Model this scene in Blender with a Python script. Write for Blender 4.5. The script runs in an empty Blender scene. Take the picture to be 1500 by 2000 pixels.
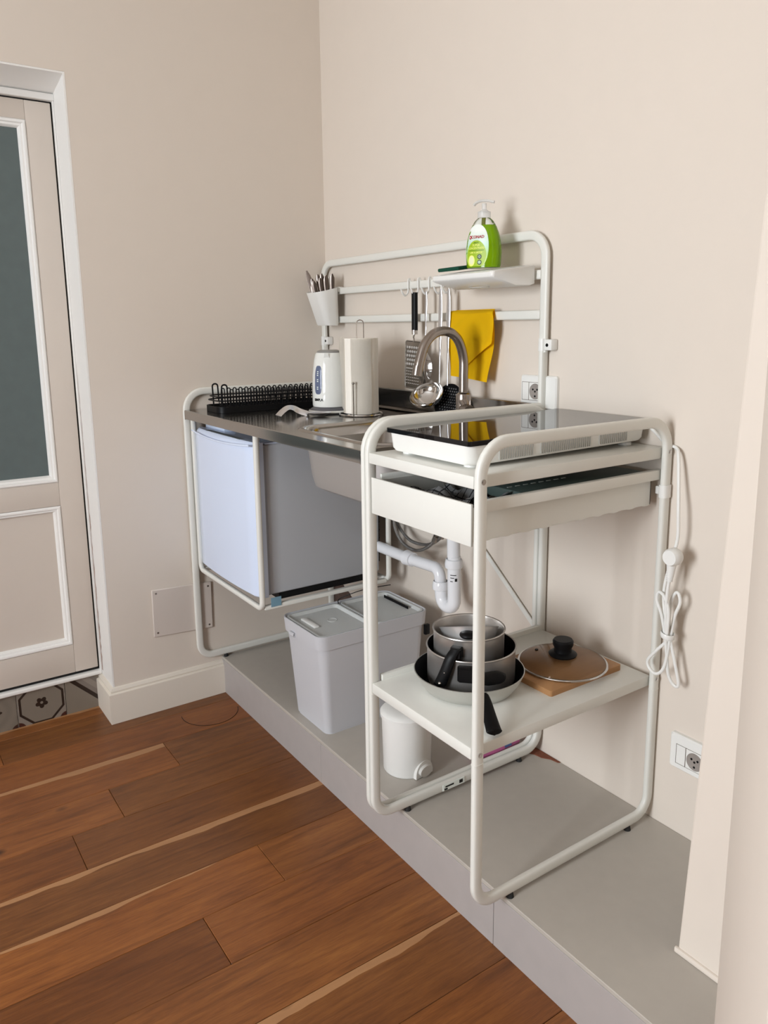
import bpy, bmesh, math, random
from mathutils import Vector, Matrix
random.seed(7)
S = bpy.context.scene
COL = S.collection
PI = math.pi

# ------------------------------------------------------------------ camera
cd = bpy.data.cameras.new('camera'); cam = bpy.data.objects.new('camera', cd); COL.objects.link(cam)
yaw, pit, rol = .9659, -.188, -.010
fw = Vector((-math.sin(yaw)*math.cos(pit), math.cos(yaw)*math.cos(pit), math.sin(pit)))
rt = Vector((math.cos(yaw), math.sin(yaw), 0)); up = rt.cross(fw)
r2 = rt*math.cos(rol)+up*math.sin(rol); u2 = -rt*math.sin(rol)+up*math.cos(rol)
M = Matrix((r2, u2, -fw)).transposed().to_4x4(); M.translation = (2.4874, -1.447, 1.1526)
cam.matrix_world = M
cd.sensor_fit = 'VERTICAL'; cd.sensor_height = 36; cd.lens = 1513.2/2000*36
cd.shift_x = -11.77/2000; cd.shift_y = -74.91/2000
cd.clip_start = .02
S.camera = cam
# ------------------------------------------------------------------ world, light, exposure
w = bpy.data.worlds.new('sky'); S.world = w; w.use_nodes = True
wn = w.node_tree; bg = wn.nodes['Background']
bg.inputs[0].default_value = (.72, .82, 1, 1); bg.inputs[1].default_value = 1.2
def area(name, loc, rot, sx, sy, power, col):
    l = bpy.data.lights.new(name, 'AREA'); l.shape = 'RECTANGLE'; l.size = sx; l.size_y = sy
    l.energy = power; l.color = col
    o = bpy.data.objects.new(name, l); COL.objects.link(o); o.location = loc; o.rotation_euler = rot
    return o
WIN = (1.35, 2.35, .55, 2.05)      # window opening in the front wall (x0,x1,z0,z1)
area('window_daylight', (1.85, -3.72, 1.35), (PI/2, 0, 0), .85, 1.35, 102, (.90, .955, 1))
S.view_settings.view_transform = 'Standard'; S.view_settings.look = 'None'
S.view_settings.gamma = 1; S.view_settings.use_curve_mapping = False
S.view_settings.exposure = 0.1

# ------------------------------------------------------------------ materials
def nodes(name):
    m = bpy.data.materials.new(name); m.use_nodes = True
    nt = m.node_tree; return m, nt, nt.nodes['Principled BSDF']
def srgb(r, g, b):
    f = lambda c: c/12.92 if c <= .04045 else ((c+.055)/1.055)**2.4
    return (f(r/255), f(g/255), f(b/255), 1)
def mat(name, col, rough=.5, metal=0., bump=0., scale=60., var=.0, coat=0., spec=.5, trans=0., ior=1.45, stretch=None, sss=0.):
    m, nt, b = nodes(name)
    b.inputs['Base Color'].default_value = col
    b.inputs['Roughness'].default_value = rough; b.inputs['Metallic'].default_value = metal
    b.inputs['Coat Weight'].default_value = coat; b.inputs['Specular IOR Level'].default_value = spec
    b.inputs['Transmission Weight'].default_value = trans; b.inputs['IOR'].default_value = ior
    if sss: b.inputs['Subsurface Weight'].default_value = sss; b.inputs['Subsurface Radius'].default_value = (.01, .01, .01)
    tc = nt.nodes.new('ShaderNodeTexCoord'); mp = nt.nodes.new('ShaderNodeMapping')
    nt.links.new(tc.outputs['Object'], mp.inputs[0])
    if stretch: mp.inputs['Scale'].default_value = stretch
    n = nt.nodes.new('ShaderNodeTexNoise'); n.inputs['Scale'].default_value = scale; n.inputs['Detail'].default_value = 4
    nt.links.new(mp.outputs[0], n.inputs['Vector'])
    if var:
        mx = nt.nodes.new('ShaderNodeMix'); mx.data_type = 'RGBA'
        mx.inputs['A'].default_value = tuple(c*(1-var) for c in col[:3])+(1,)
        mx.inputs['B'].default_value = tuple(min(1, c*(1+var)) for c in col[:3])+(1,)
        nt.links.new(n.outputs['Fac'], mx.inputs['Factor']); nt.links.new(mx.outputs['Result'], b.inputs['Base Color'])
    if bump:
        bp = nt.nodes.new('ShaderNodeBump'); bp.inputs['Strength'].default_value = bump; bp.inputs['Distance'].default_value = .002
        nt.links.new(n.outputs['Fac'], bp.inputs['Height']); nt.links.new(bp.outputs[0], b.inputs['Normal'])
    return m
M_wall = mat('wall_paint', srgb(222, 211, 199), .85, bump=.12, scale=14, var=.015)
M_white = mat('white_trim_paint', srgb(242, 240, 236), .42, bump=.05, scale=12)
M_door = mat('door_paint', srgb(214, 203, 192), .38, bump=.08, scale=9, var=.02)
M_frame = mat('white_powder_coat', srgb(228, 227, 220), .33, bump=.03, scale=300)
M_shelf = mat('white_lacquered_steel', srgb(226, 225, 218), .28, bump=.02, scale=200)
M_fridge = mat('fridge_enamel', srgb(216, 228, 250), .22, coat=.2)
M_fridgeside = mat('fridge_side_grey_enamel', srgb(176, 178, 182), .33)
M_steel = mat('brushed_steel', (.40, .38, .36, 1), .2, 1., bump=.03, scale=6, stretch=(120, 1, 1))
M_sink = mat('sink_steel', (.42, .40, .38, 1), .16, 1., bump=.02, scale=40)
M_sinkside = mat('sink_edge_steel', (.50, .47, .43, 1), .34, 1.)
M_chrome = mat('polished_steel', (.62, .61, .60, 1), .12, 1.)
M_nickel = mat('brushed_nickel', (.34, .30, .27, 1), .27, 1.)
M_pot = mat('pot_steel', (.66, .63, .60, 1), .34, .82, bump=.02, scale=5, stretch=(1, 1, 90))
M_uh = mat('satin_steel_handle', (.72, .72, .74, 1), .28, 1.)
M_uh0 = mat('satin_steel_pan', (.74, .73, .72, 1), .34, .7)
M_pan = mat('pan_aluminium', (.62, .62, .59, 1), .45, .8)
M_nonstick = mat('nonstick_coating', (.006, .006, .007, 1), .35, spec=.3)
M_black = mat('black_plastic', (.004, .004, .0045, 1), .45, spec=.22)
M_blackwire = mat('black_coated_wire', (.004, .004, .005, 1), .4, spec=.25)
M_glassblack = mat('black_ceramic_glass', (.004, .004, .005, 1), .02, spec=.4)
M_plastic = mat('white_plastic', srgb(235, 234, 230), .3)
M_hob = mat('hob_white_plastic', srgb(236, 235, 230), .3)
M_pvc = mat('white_pvc', srgb(236, 237, 240), .22, coat=.3)
M_bin = mat('light_grey_plastic', srgb(198, 198, 202), .42, bump=.05, scale=500)
M_binlid = mat('light_grey_lid_plastic', srgb(203, 205, 203), .38)
M_kettle = mat('kettle_white_gloss', srgb(233, 233, 228), .12, coat=.5)
M_kbase = mat('kettle_dark_grey', (.10, .10, .11, 1), .3)
M_window = mat('kettle_blue_window', srgb(96, 106, 134), .3, coat=.5)
M_paper = mat('paper_towel', srgb(244, 238, 228), .95, bump=.2, scale=160)
M_cloth = mat('yellow_cloth', (1., .68, .0, 1), .9, bump=.04, scale=500, sss=.0)
M_sponge = mat('green_scourer', srgb(12, 70, 52), .95, bump=.8, scale=500)
M_tray = mat('platform_tile', srgb(182, 175, 166), .42, bump=.04, scale=30, var=.05)
M_riser = mat('riser_tile', srgb(172, 165, 162), .45, bump=.04, scale=24, var=.05)
M_grout = mat('joint_dark', srgb(110, 100, 92), .9)
M_darkgap = mat('dark_recess', (.01, .009, .008, 1), .9)
M_clear = mat('clear_glass', (.95, .97, .96, 1), .02, trans=1., ior=1.3)
M_clearpl = mat('clear_pump_plastic', (.93, .93, .92, 1), .25, trans=.55, ior=1.3)
M_liquid = mat('lime_green_soap', (.25, .47, .004, 1), .08, trans=.5, ior=1.33)
M_board = mat('bamboo', srgb(178, 132, 88), .5, bump=.1, scale=5, var=.12, stretch=(30, 2, 30))
M_steelhose = mat('braided_steel_hose', (.30, .29, .28, 1), .35, 1., bump=.8, scale=900)
M_rubber = mat('rubber_foot', (.02, .02, .02, 1), .8)
M_pink = mat('pink_wrap', srgb(205, 110, 160), .35, var=.25, scale=40)
M_blue = mat('blue_tape', srgb(120, 158, 178), .45)
M_terra = mat('terracotta_chips', srgb(128, 76, 56), .95, bump=.8, scale=90, var=.4)
M_rock = mat('broken_masonry', srgb(92, 74, 66), .95, bump=1., scale=60, var=.5)
M_teal = mat('dark_teal_tray', srgb(84, 100, 96), .4)
M_pane = mat('frosted_door_glass', srgb(92, 104, 104), .34, bump=.05, scale=30, var=.10, coat=.2)
M_red = mat('red_print', srgb(176, 14, 40), .5)
M_dark = mat('dark_print', srgb(22, 40, 30), .5)
M_dgreen = mat('green_print', srgb(88, 130, 6), .5)
M_yel = mat('pale_yellow_print', srgb(240, 248, 130), .5)
M_pale = mat('white_print', srgb(240, 246, 240), .5)
M_ink = mat('black_print', (.01, .01, .01, 1), .5)

def checkered():
    m, nt, b = nodes('grey_checked_cotton')
    b.inputs['Roughness'].default_value = .95
    tc = nt.nodes.new('ShaderNodeTexCoord'); sx = nt.nodes.new('ShaderNodeSeparateXYZ'); nt.links.new(tc.outputs['Object'], sx.inputs[0])
    outs = []
    for k in (0, 1):
        mu = nt.nodes.new('ShaderNodeMath'); mu.operation = 'MULTIPLY'; mu.inputs[1].default_value = 55; nt.links.new(sx.outputs[k], mu.inputs[0])
        fr = nt.nodes.new('ShaderNodeMath'); fr.operation = 'FRACT'; nt.links.new(mu.outputs[0], fr.inputs[0])
        lt = nt.nodes.new('ShaderNodeMath'); lt.operation = 'LESS_THAN'; lt.inputs[1].default_value = .13; nt.links.new(fr.outputs[0], lt.inputs[0]); outs.append(lt)
    mxm = nt.nodes.new('ShaderNodeMath'); mxm.operation = 'MAXIMUM'
    nt.links.new(outs[0].outputs[0], mxm.inputs[0]); nt.links.new(outs[1].outputs[0], mxm.inputs[1])
    mx = nt.nodes.new('ShaderNodeMix'); mx.data_type = 'RGBA'
    mx.inputs['A'].default_value = srgb(128, 128, 128); mx.inputs['B'].default_value = srgb(30, 30, 34)
    nt.links.new(mxm.outputs[0], mx.inputs['Factor']); nt.links.new(mx.outputs['Result'], b.inputs['Base Color'])
    return m
M_check = checkered()

def wood():
    m, nt, b = nodes('oak_floorboard')
    N = nt.nodes.new; L = nt.links.new
    tc = N('ShaderNodeTexCoord'); oi = N('ShaderNodeObjectInfo')
    off = N('ShaderNodeVectorMath'); off.operation = 'SCALE'; off.inputs[0].default_value = (13.7, 7.3, 3.1)
    L(oi.outputs['Random'], off.inputs['Scale'])
    ad = N('ShaderNodeVectorMath'); ad.operation = 'ADD'; L(tc.outputs['Object'], ad.inputs[0]); L(off.outputs[0], ad.inputs[1])
    def noise(scale, sc, detail=6, dist=0.):
        mp = N('ShaderNodeMapping'); mp.inputs['Scale'].default_value = sc; L(ad.outputs[0], mp.inputs[0])
        n = N('ShaderNodeTexNoise'); n.inputs['Scale'].default_value = scale; n.inputs['Detail'].default_value = detail
        n.inputs['Distortion'].default_value = dist; n.inputs['Roughness'].default_value = .6; L(mp.outputs[0], n.inputs['Vector']); return n
    grain = noise(3, (17, 1.2, 1), 8, .8)
    fine = noise(40, (12, .7, 1), 3)
    blot = noise(2.2, (2.2, .9, 1), 3, .4)
    cr = N('ShaderNodeValToRGB'); e = cr.color_ramp.elements
    e[0].position = .22; e[0].color = srgb(108, 62, 24); e[1].position = .80; e[1].color = srgb(168, 107, 50)
    x = cr.color_ramp.elements.new(.5); x.color = srgb(146, 88, 40)
    L(grain.outputs['Fac'], cr.inputs[0])
    m1 = N('ShaderNodeMix'); m1.data_type = 'RGBA'; m1.blend_type = 'MULTIPLY'; m1.inputs['Factor'].default_value = 1
    L(cr.outputs[0], m1.inputs['A'])
    r2_ = N('ShaderNodeValToRGB'); r2_.color_ramp.elements[0].color = (.80, .77, .74, 1); r2_.color_ramp.elements[0].position = .35
    r2_.color_ramp.elements[1].position = .62; L(fine.outputs['Fac'], r2_.inputs[0]); L(r2_.outputs[0], m1.inputs['B'])
    m2 = N('ShaderNodeMix'); m2.data_type = 'RGBA'; m2.blend_type = 'MULTIPLY'; m2.inputs['Factor'].default_value = 1
    r3 = N('ShaderNodeValToRGB'); r3.color_ramp.elements[0].color = (.76, .70, .64, 1); r3.color_ramp.elements[0].position = .3
    r3.color_ramp.elements[1].position = .65; r3.color_ramp.elements[1].color = (1.0, 1.0, 1.0, 1)
    L(blot.outputs['Fac'], r3.inputs[0]); L(m1.outputs['Result'], m2.inputs['A']); L(r3.outputs[0], m2.inputs['B'])
    m3 = N('ShaderNodeMix'); m3.data_type = 'RGBA'; m3.blend_type = 'MULTIPLY'; m3.inputs['Factor'].default_value = 1
    L(m2.outputs['Result'], m3.inputs['A']); L(oi.outputs['Color'], m3.inputs['B'])
    # pale sapwood edge: attribute 'sap' on the board mesh holds distance from the board's sapwood side in metres
    at = N('ShaderNodeAttribute'); at.attribute_name = 'sap'
    wv = noise(1.6, (.2, 1.5, 1), 3)
    w1 = N('ShaderNodeMath'); w1.operation = 'MULTIPLY_ADD'; w1.inputs[1].default_value = .075; w1.inputs[2].default_value = -.015
    L(wv.outputs['Fac'], w1.inputs[0])
    lt = N('ShaderNodeMath'); lt.operation = 'LESS_THAN'; L(at.outputs['Fac'], lt.inputs[0]); L(w1.outputs[0], lt.inputs[1])
    m4 = N('ShaderNodeMix'); m4.data_type = 'RGBA'; L(lt.outputs[0], m4.inputs['Factor']); L(m3.outputs['Result'], m4.inputs['A'])
    sp = N('ShaderNodeMix'); sp.data_type = 'RGBA'; sp.inputs['A'].default_value = srgb(158, 112, 74); sp.inputs['B'].default_value = srgb(184, 136, 92)
    L(grain.outputs['Fac'], sp.inputs['Factor']); L(sp.outputs['Result'], m4.inputs['B'])
    # knots
    mpk = N('ShaderNodeMapping'); mpk.inputs['Scale'].default_value = (1.5, 1, 1); L(ad.outputs[0], mpk.inputs[0])
    vo = N('ShaderNodeTexVoronoi'); vo.inputs['Scale'].default_value = 3.0; L(mpk.outputs[0], vo.inputs['Vector'])
    kn = N('ShaderNodeValToRGB'); kn.color_ramp.elements[0].position = .02; kn.color_ramp.elements[0].color = (.16, .12, .10, 1)
    kn.color_ramp.elements[1].position = .075; kn.color_ramp.elements[1].color = (1, 1, 1, 1); L(vo.outputs['Distance'], kn.inputs[0])
    m5 = N('ShaderNodeMix'); m5.data_type = 'RGBA'; m5.blend_type = 'MULTIPLY'; m5.inputs['Factor'].default_value = 1
    L(m4.outputs['Result'], m5.inputs['A']); L(kn.outputs[0], m5.inputs['B'])
    L(m5.outputs['Result'], b.inputs['Base Color'])
    b.inputs['Roughness'].default_value = .38; b.inputs['Specular IOR Level'].default_value = .5
    bp = N('ShaderNodeBump'); bp.inputs['Strength'].default_value = .25; bp.inputs['Distance'].default_value = .001
    L(fine.outputs['Fac'], bp.inputs['Height']); L(bp.outputs[0], b.inputs['Normal'])
    return m
M_wood = wood()

# ------------------------------------------------------------------ mesh builder
class B:
    def __init__(s): s.bm = bmesh.new()
    def box(s, x0, x1, y0, y1, z0, z1, bev=0., seg=2, mtx=None):
        r = bmesh.ops.create_cube(s.bm, size=1); vs = r['verts']
        for v in vs: v.co = Vector((x0+(v.co.x+.5)*(x1-x0), y0+(v.co.y+.5)*(y1-y0), z0+(v.co.z+.5)*(z1-z0)))
        if mtx: bmesh.ops.transform(s.bm, matrix=mtx, verts=vs)
        if bev:
            es = list({e for v in vs for e in v.link_edges})
            bmesh.ops.bevel(s.bm, geom=es, offset=bev, segments=seg, affect='EDGES', profile=.5, clamp_overlap=True)
        return s
    def loft(s, loops, cap0=True, cap1=True, closed=True):
        rows = [[s.bm.verts.new(p) for p in l] for l in loops]
        n = len(rows[0]); k = n if closed else n-1
        for a, b in zip(rows, rows[1:]):
            for i in range(k):
                try: s.bm.faces.new((a[i], a[(i+1) % n], b[(i+1) % n], b[i]))
                except ValueError: pass
        if cap0: s.bm.faces.new(list(reversed(rows[0])))
        if cap1: s.bm.faces.new(rows[-1])
        return s
    def lathe(s, prof, c=(0, 0, 0), seg=48, mtx=None, sx=1., sy=1., cap0=False, cap1=False):
        loops = []
        for r, z in prof:
            l = []
            for i in range(seg):
                a = 2*PI*i/seg; p = Vector((max(r, 1e-5)*math.cos(a)*sx, max(r, 1e-5)*math.sin(a)*sy, z))
                if mtx: p = mtx @ p
                l.append(p+Vector(c))
            loops.append(l)
        return s.loft(loops, cap0, cap1)
    def tube(s, pts, rx, ry=None, nrm=None, seg=12, closed=False, ex=2., caps=True):
        """sweep a superellipse (rx along nrm, ry across) along pts"""
        ry = ry or rx; pts = [Vector(p) for p in pts]; n = len(pts); loops = []
        prev = Vector(nrm) if nrm else None
        for i, p in enumerate(pts):
            if closed: t = pts[(i+1) % n]-pts[i-1]
            else: t = pts[min(i+1, n-1)]-pts[max(i-1, 0)]
            t.normalize()
            if prev is None:
                prev = Vector((0, 0, 1)) if abs(t.z) < .9 else Vector((1, 0, 0))
            N_ = (prev - t*prev.dot(t)).normalized(); prev = N_ if not nrm else Vector(nrm)
            Bn = t.cross(N_)
            l = []
            for k in range(seg):
                a = 2*PI*k/seg; c, d = math.cos(a), math.sin(a)
                c = math.copysign(abs(c)**(2/ex), c); d = math.copysign(abs(d)**(2/ex), d)
                l.append(p+N_*rx*c+Bn*ry*d)
            loops.append(l)
        if closed: loops.append(loops[0]); 
        if closed:
            rows = [[s.bm.verts.new(q) for q in l] for l in loops[:-1]]; rows.append(rows[0])
            for a, b in zip(rows, rows[1:]):
                for i in range(seg): s.bm.faces.new((a[i], a[(i+1) % seg], b[(i+1) % seg], b[i]))
            return s
        return s.loft(loops, caps, caps)
    def cyl(s, p0, p1, r0, r1=None, seg=24):
        p0, p1 = Vector(p0), Vector(p1); r1 = r0 if r1 is None else r1
        t = (p1-p0).normalized(); a = Vector((0, 0, 1)) if abs(t.z) < .9 else Vector((1, 0, 0))
        u = t.cross(a).normalized(); v = t.cross(u)
        return s.loft([[p+(u*math.cos(2*PI*k/seg)+v*math.sin(2*PI*k/seg))*r for k in range(seg)] for p, r in ((p0, r0), (p1, r1))])
    def sphere(s, c, r, sc=(1, 1, 1), seg=16):
        m = Matrix.Translation(c) @ Matrix.Diagonal((r*sc[0], r*sc[1], r*sc[2], 1))
        bmesh.ops.create_uvsphere(s.bm, u_segments=seg, v_segments=seg//2, radius=1, matrix=m); return s
    def prism(s, poly, z0, z1, bev=0.):
        """poly of (x,y) extruded in z"""
        s.loft([[Vector((x, y, z0)) for x, y in poly], [Vector((x, y, z1)) for x, y in poly]]); return s

def build(name, b, m, parent=None, label=None, smooth=True, ang=35, org=None, bevel=0., color=None, kind=None):
    bm = b.bm
    bmesh.ops.recalc_face_normals(bm, faces=bm.faces)
    off = Vector((0, 0, 0))
    if parent is not None: off = parent.get('_o') and Vector(parent['_o']) or Vector((0, 0, 0))
    elif org is not None: off = Vector(org)
    for v in bm.verts: v.co -= off
    me = bpy.data.meshes.new(name); bm.to_mesh(me); bm.free()
    if smooth:
        for p in me.polygons: p.use_smooth = True
        me.set_sharp_from_angle(angle=math.radians(ang))
    for mm in (m if isinstance(m, (list, tuple)) else [m]): me.materials.append(mm)
    o = bpy.data.objects.new(name, me); COL.objects.link(o)
    if parent is not None:
        o.parent = parent; o['_o'] = tuple(off)
    else:
        o.location = off; o['_o'] = tuple(off)
    if label: o['label'] = label
    if kind: o['kind'] = kind
    if color: o.color = color
    if bevel:
        md = o.modifiers.new('bevel', 'BEVEL'); md.width = bevel; md.segments = 2; md.limit_method = 'ANGLE'; md.angle_limit = math.radians(40)
    return o
def thing(name, label, cat, loc, group=None):
    o = bpy.data.objects.new(name, None); COL.objects.link(o); o.location = loc; o['_o'] = tuple(loc); o.empty_display_size = .05
    o['label'] = label; o['category'] = cat
    if group: o['group'] = group
    return o
def tag(o, label, cat, group=None):
    o['label'] = label; o['category'] = cat
    if group: o['group'] = group
    return o
def struct(name, b, m, **k): o = build(name, b, m, **k); o['kind'] = 'structure'; return o
def structroot(name, loc=(0, 0, 0)):
    o = bpy.data.objects.new(name, None); COL.objects.link(o); o['_o'] = tuple(loc); o.location = loc; o['kind'] = 'structure'; return o
def rrect(x0, x1, y0, y1, z, r, n=6):
    pts = []
    for cx, cy, a0 in ((x1-r, y1-r, 0), (x0+r, y1-r, PI/2), (x0+r, y0+r, PI), (x1-r, y0+r, 3*PI/2)):
        for i in range(n+1):
            a = a0+PI/2*i/n; pts.append(Vector((cx+r*math.cos(a), cy+r*math.sin(a), z)))
    return pts
def fillet(pts, r, n=8, closed=False):
    pts = [Vector(p) for p in pts]; out = []; N_ = len(pts)
    rs = r if isinstance(r, (list, tuple)) else [r]*N_
    for i, p in enumerate(pts):
        if rs[i] == 0 or (not closed and i in (0, N_-1)): out.append(p); continue
        a = pts[i-1]-p; b = pts[(i+1) % N_]-p; la, lb = a.length, b.length; a.normalize(); b.normalize()
        ang = a.angle(b); d = min(rs[i]/math.tan(ang/2), la*.49 if closed or i > 1 else la*.98, lb*.98 if (not closed and i == N_-2) else lb*.49 if closed else lb*.9)
        rr = d*math.tan(ang/2); c = p+(a+b).normalized()*(rr/math.sin(ang/2))
        v0 = p+a*d-c; v1 = p+b*d-c; th = v0.angle(v1)
        for k in range(n+1):
            t = k/n; out.append(c+(v0*math.sin((1-t)*th)+v1*math.sin(t*th))/math.sin(th))
    return out
def smoothpath(pts, n=6, closed=False):
    """catmull-rom"""
    P = [Vector(p) for p in pts]; out = []
    L_ = len(P); rng = range(L_ if closed else L_-1)
    for i in rng:
        p0 = P[(i-1) % L_] if closed or i > 0 else P[0]*2-P[1]; p1 = P[i]; p2 = P[(i+1) % L_]
        p3 = P[(i+2) % L_] if closed or i+2 < L_ else P[-1]*2-P[-2]
        for k in range(n):
            t = k/n; out.append(.5*((2*p1)+(p2-p0)*t+(2*p0-5*p1+4*p2-p3)*t*t+(3*p1-p0-3*p2+p3)*t**3))
    if not closed: out.append(P[-1])
    return out
def text_bm(txt, size, place, depth=.0004, bold=0.):
    """text mesh; place(u,v,w) -> world, u/v centred"""
    cu = bpy.data.curves.new('t', 'FONT'); cu.body = txt; cu.size = size; cu.align_x = 'CENTER'; cu.align_y = 'CENTER'
    cu.extrude = depth; cu.resolution_u = 3; cu.offset = bold
    ob = bpy.data.objects.new('t', cu); COL.objects.link(ob)
    dg = bpy.context.evaluated_depsgraph_get(); me = bpy.data.meshes.new_from_object(ob.evaluated_get(dg))
    bpy.data.objects.remove(ob); bpy.data.curves.remove(cu)
    b = B(); b.bm.from_mesh(me); bpy.data.meshes.remove(me)
    for v in b.bm.verts: v.co = Vector(place(v.co.x, v.co.y, v.co.z))
    return b

FZ = -.1327                        # floor level; the platform top is z = 0
# ================================================================== SETTING
# --- wooden floor
floor = structroot('floor')
build('subfloor', B().box(-.16, 6.0, -3.5, 0, FZ-.06, FZ-.018), M_grout, floor)
xs = [-.150, -.085, .071, .227, .383, .539, .695, .851, 1.007, 1.163, 1.319, 1.475, 1.631, 1.787, 1.943, 2.099, 2.255, 2.411, 2.567, 2.723, 2.879, 3.035, 3.191, 3.347, 3.503, 3.659, 3.815, 3.971, 4.127, 4.283, 4.439, 4.595, 4.751, 4.907, 5.063, 5.219, 5.375, 5.531, 5.687, 5.843, 6.0]
joints = {1: [-1.2], 2: [-1.75], 3: [-.766, -2.1], 4: [-.976, -2.4], 5: [-1.11, -2.0], 6: [-1.9], 7: [-.736, -1.9], 8: [-.94, -2.2], 9: [-1.62], 10: [-1.9], 11: [-.86, -2.3], 12: [-1.5]}
tint = {(0, 0): 1.05, (1, 0): .80, (1, 1): 1.0, (2, 0): .98, (3, 0): .86, (3, 1): 1.02, (4, 0): .84, (4, 1): 1.12, (5, 0): .80, (5, 1): .78, (6, 0): .74, (7, 0): .95, (7, 1): 1.08, (8, 0): .95, (8, 1): .66, (9, 0): 1.02, (10, 0): .82, (11, 0): .9}
sapside = {(0, 0): .004, (3, 1): .001, (6, 0): .008, (7, 1): .017, (10, 0): .003}
def board(i, x0, x1, y0, y1, t, sap):
    b = B(); g = .0006
    b.box(x0+g, x1-g, y0+g, y1-g, FZ-.018, FZ-random.uniform(0, .0005), .0009, 1)
    lay = b.bm.verts.layers.float.new('sap')
    for v in b.bm.verts:
        v[lay] = (v.co.x-x0-.004+sap if sap else 9.)
    h = random.uniform(-.05, .05)
    o = build('floorboard', b, M_wood, floor, color=(t*(1+h), t, t*(1-h*1.5), 1), smooth=False)
for i in range(len(xs)-1):
    js = [-.4 if xs[i] >= -.01 else -.82] + joints.get(i, [-1.0-random.random()*.8]) + [-3.5]
    if i == 1: js[0] = -.45
    for k in range(len(js)-1):
        board(i, xs[i], xs[i+1], js[k+1], js[k], tint.get((i, k), random.uniform(.8, 1.05)), sapside.get((i, k), 0))
build('hatch_ring', B().tube([(.122+.094*math.cos(a), -.568+.094*math.sin(a), FZ+.0002) for a in [math.radians(-104+180*k/30) for k in range(31)]], .0009, seg=6), M_darkgap, floor, label='thin dark curved cut line in the floorboards')

# --- raised platform
plat = structroot('platform')
build('platform_core', B().box(0, 3.3, -.4555, -.001, FZ-.02, -.0105), M_grout, plat)
build('top_tile', B().box(.0008, 2.9, -.4672, -.0008, -.010, 0, .0012, 1), M_tray, plat)
build('top_tile', B().box(2.902, 3.3, -.4672, -.0008, -.010, 0, .0012, 1), M_tray, plat)
for a, c in ((.0008, .7074), (.7086, 1.4343), (1.4355, 2.16), (2.1612, 2.887), (2.888, 3.3)):
    build('riser_tile', B().box(a, c, -.4672, -.456, FZ-.002, -.0106, .0008, 1), M_riser, plat)
build('chipped_edge', B().loft([[Vector((x, y, z)) for x, y in ((1.07, -.002), (1.078, -.030), (1.098, -.040), (1.118, -.030), (1.140, -.026), (1.160, -.012), (1.182, -.008), (1.186, -.002))] for z in (-.0005, .0018)]), M_terra, plat, label='reddish brown chipped patch at the foot of the wall')

# --- walls
CZ = 2.62
struct('wall_back', B().box(-.2, 6.15, 0, .15, FZ-.1, CZ), M_wall)
oy0, oy1 = -1.62, -.845
wl = B()
wl.box(-.2, 0, oy1, .0, FZ-.1, CZ); wl.box(-.2, 0, -3.5, oy0, FZ-.1, CZ)
# lintel with a slightly splayed soffit
wl.loft([[Vector((0, y, 1.876)), Vector((0, y, CZ)), Vector((-.2, y, CZ)), Vector((-.2, y, 1.842))] for y in (oy0, oy1)])
wleft = struct('wall_left', wl, M_wall, smooth=False)
struct('wall_right_unseen', B().box(6.0, 6.15, -3.5, .15, FZ-.1, CZ), mat('wall_bounce_cut', srgb(128, 118, 108), .85))  # unseen wall, coloured dark to cut bounce light on the faces towards it
x0, x1, z0, z1 = WIN
wf = B(); wf.box(-.2, x0, -3.65, -3.5, FZ-.1, CZ); wf.box(x1, 6.15, -3.65, -3.5, FZ-.1, CZ)
wf.box(x0, x1, -3.65, -3.5, FZ-.1, z0); wf.box(x0, x1, -3.65, -3.5, z1, CZ)
struct('wall_front', wf, M_wall)
struct('ceiling', B().box(-.2, 6.15, -3.65, .15, CZ, CZ+.1), mat('ceiling_paint', srgb(238, 234, 228), .9, bump=.05, scale=20))
wr = structroot('window_1', ((x0+x1)/2, -3.57, z0))
fb = B(); t = .05
fb.box(x0, x0+t, -3.6, -3.55, z0, z1, .004); fb.box(x1-t, x1, -3.6, -3.55, z0, z1, .004)
fb.box(x0, x1, -3.6, -3.55, z0, z0+t, .004); fb.box(x0, x1, -3.6, -3.55, z1-t, z1, .004); fb.box((x0+x1)/2-.025, (x0+x1)/2+.025, -3.6, -3.55, z0, z1, .004)
build('window_frame', fb, M_white, wr)
# door reveal lining (white), frame strip, threshold
rv = B()
rv.box(-.2, .0005, oy1-.004, oy1+.001, FZ+.001, 1.874)
rv.loft([[Vector((0, y, 1.8755)), Vector((-.2, y, 1.8415)), Vector((-.2, y, 1.8365)), Vector((-.0005, y, 1.8705))] for y in (oy0, oy1)])
struct('trim_1', rv, M_white)
tr = B()
tr.box(-.165, -.128, -1.62, oy1-.004, 1.826, 1.845, .002)
tr.box(-.165, -.134, -.8532, oy1-.004, -.005, 1.83, .002)
tr.box(-.165, -.132, oy0, oy0+.012, -.005, 1.83, .002)
struct('trim_2', tr, M_white)
struct('trim_3', B().box(-.17, -.130, oy0, oy1-.004, -.013, .001, .004, 3), M_white)
b = B(); K = 60
b.loft([[Vector((-.128, oy1-.0045, 1.05-1.045*k/K)) for k in range(K+1)], [Vector((-.1275+.016*(k/K)**.7*random.uniform(.35, 1.1), oy1-.0046, 1.05-1.045*k/K)) for k in range(K+1)]], False, False, closed=False)
ch = struct('trim_6', b, mat('chipped_plaster', srgb(176, 150, 138), .95, bump=.8, scale=120, var=.35))
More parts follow.
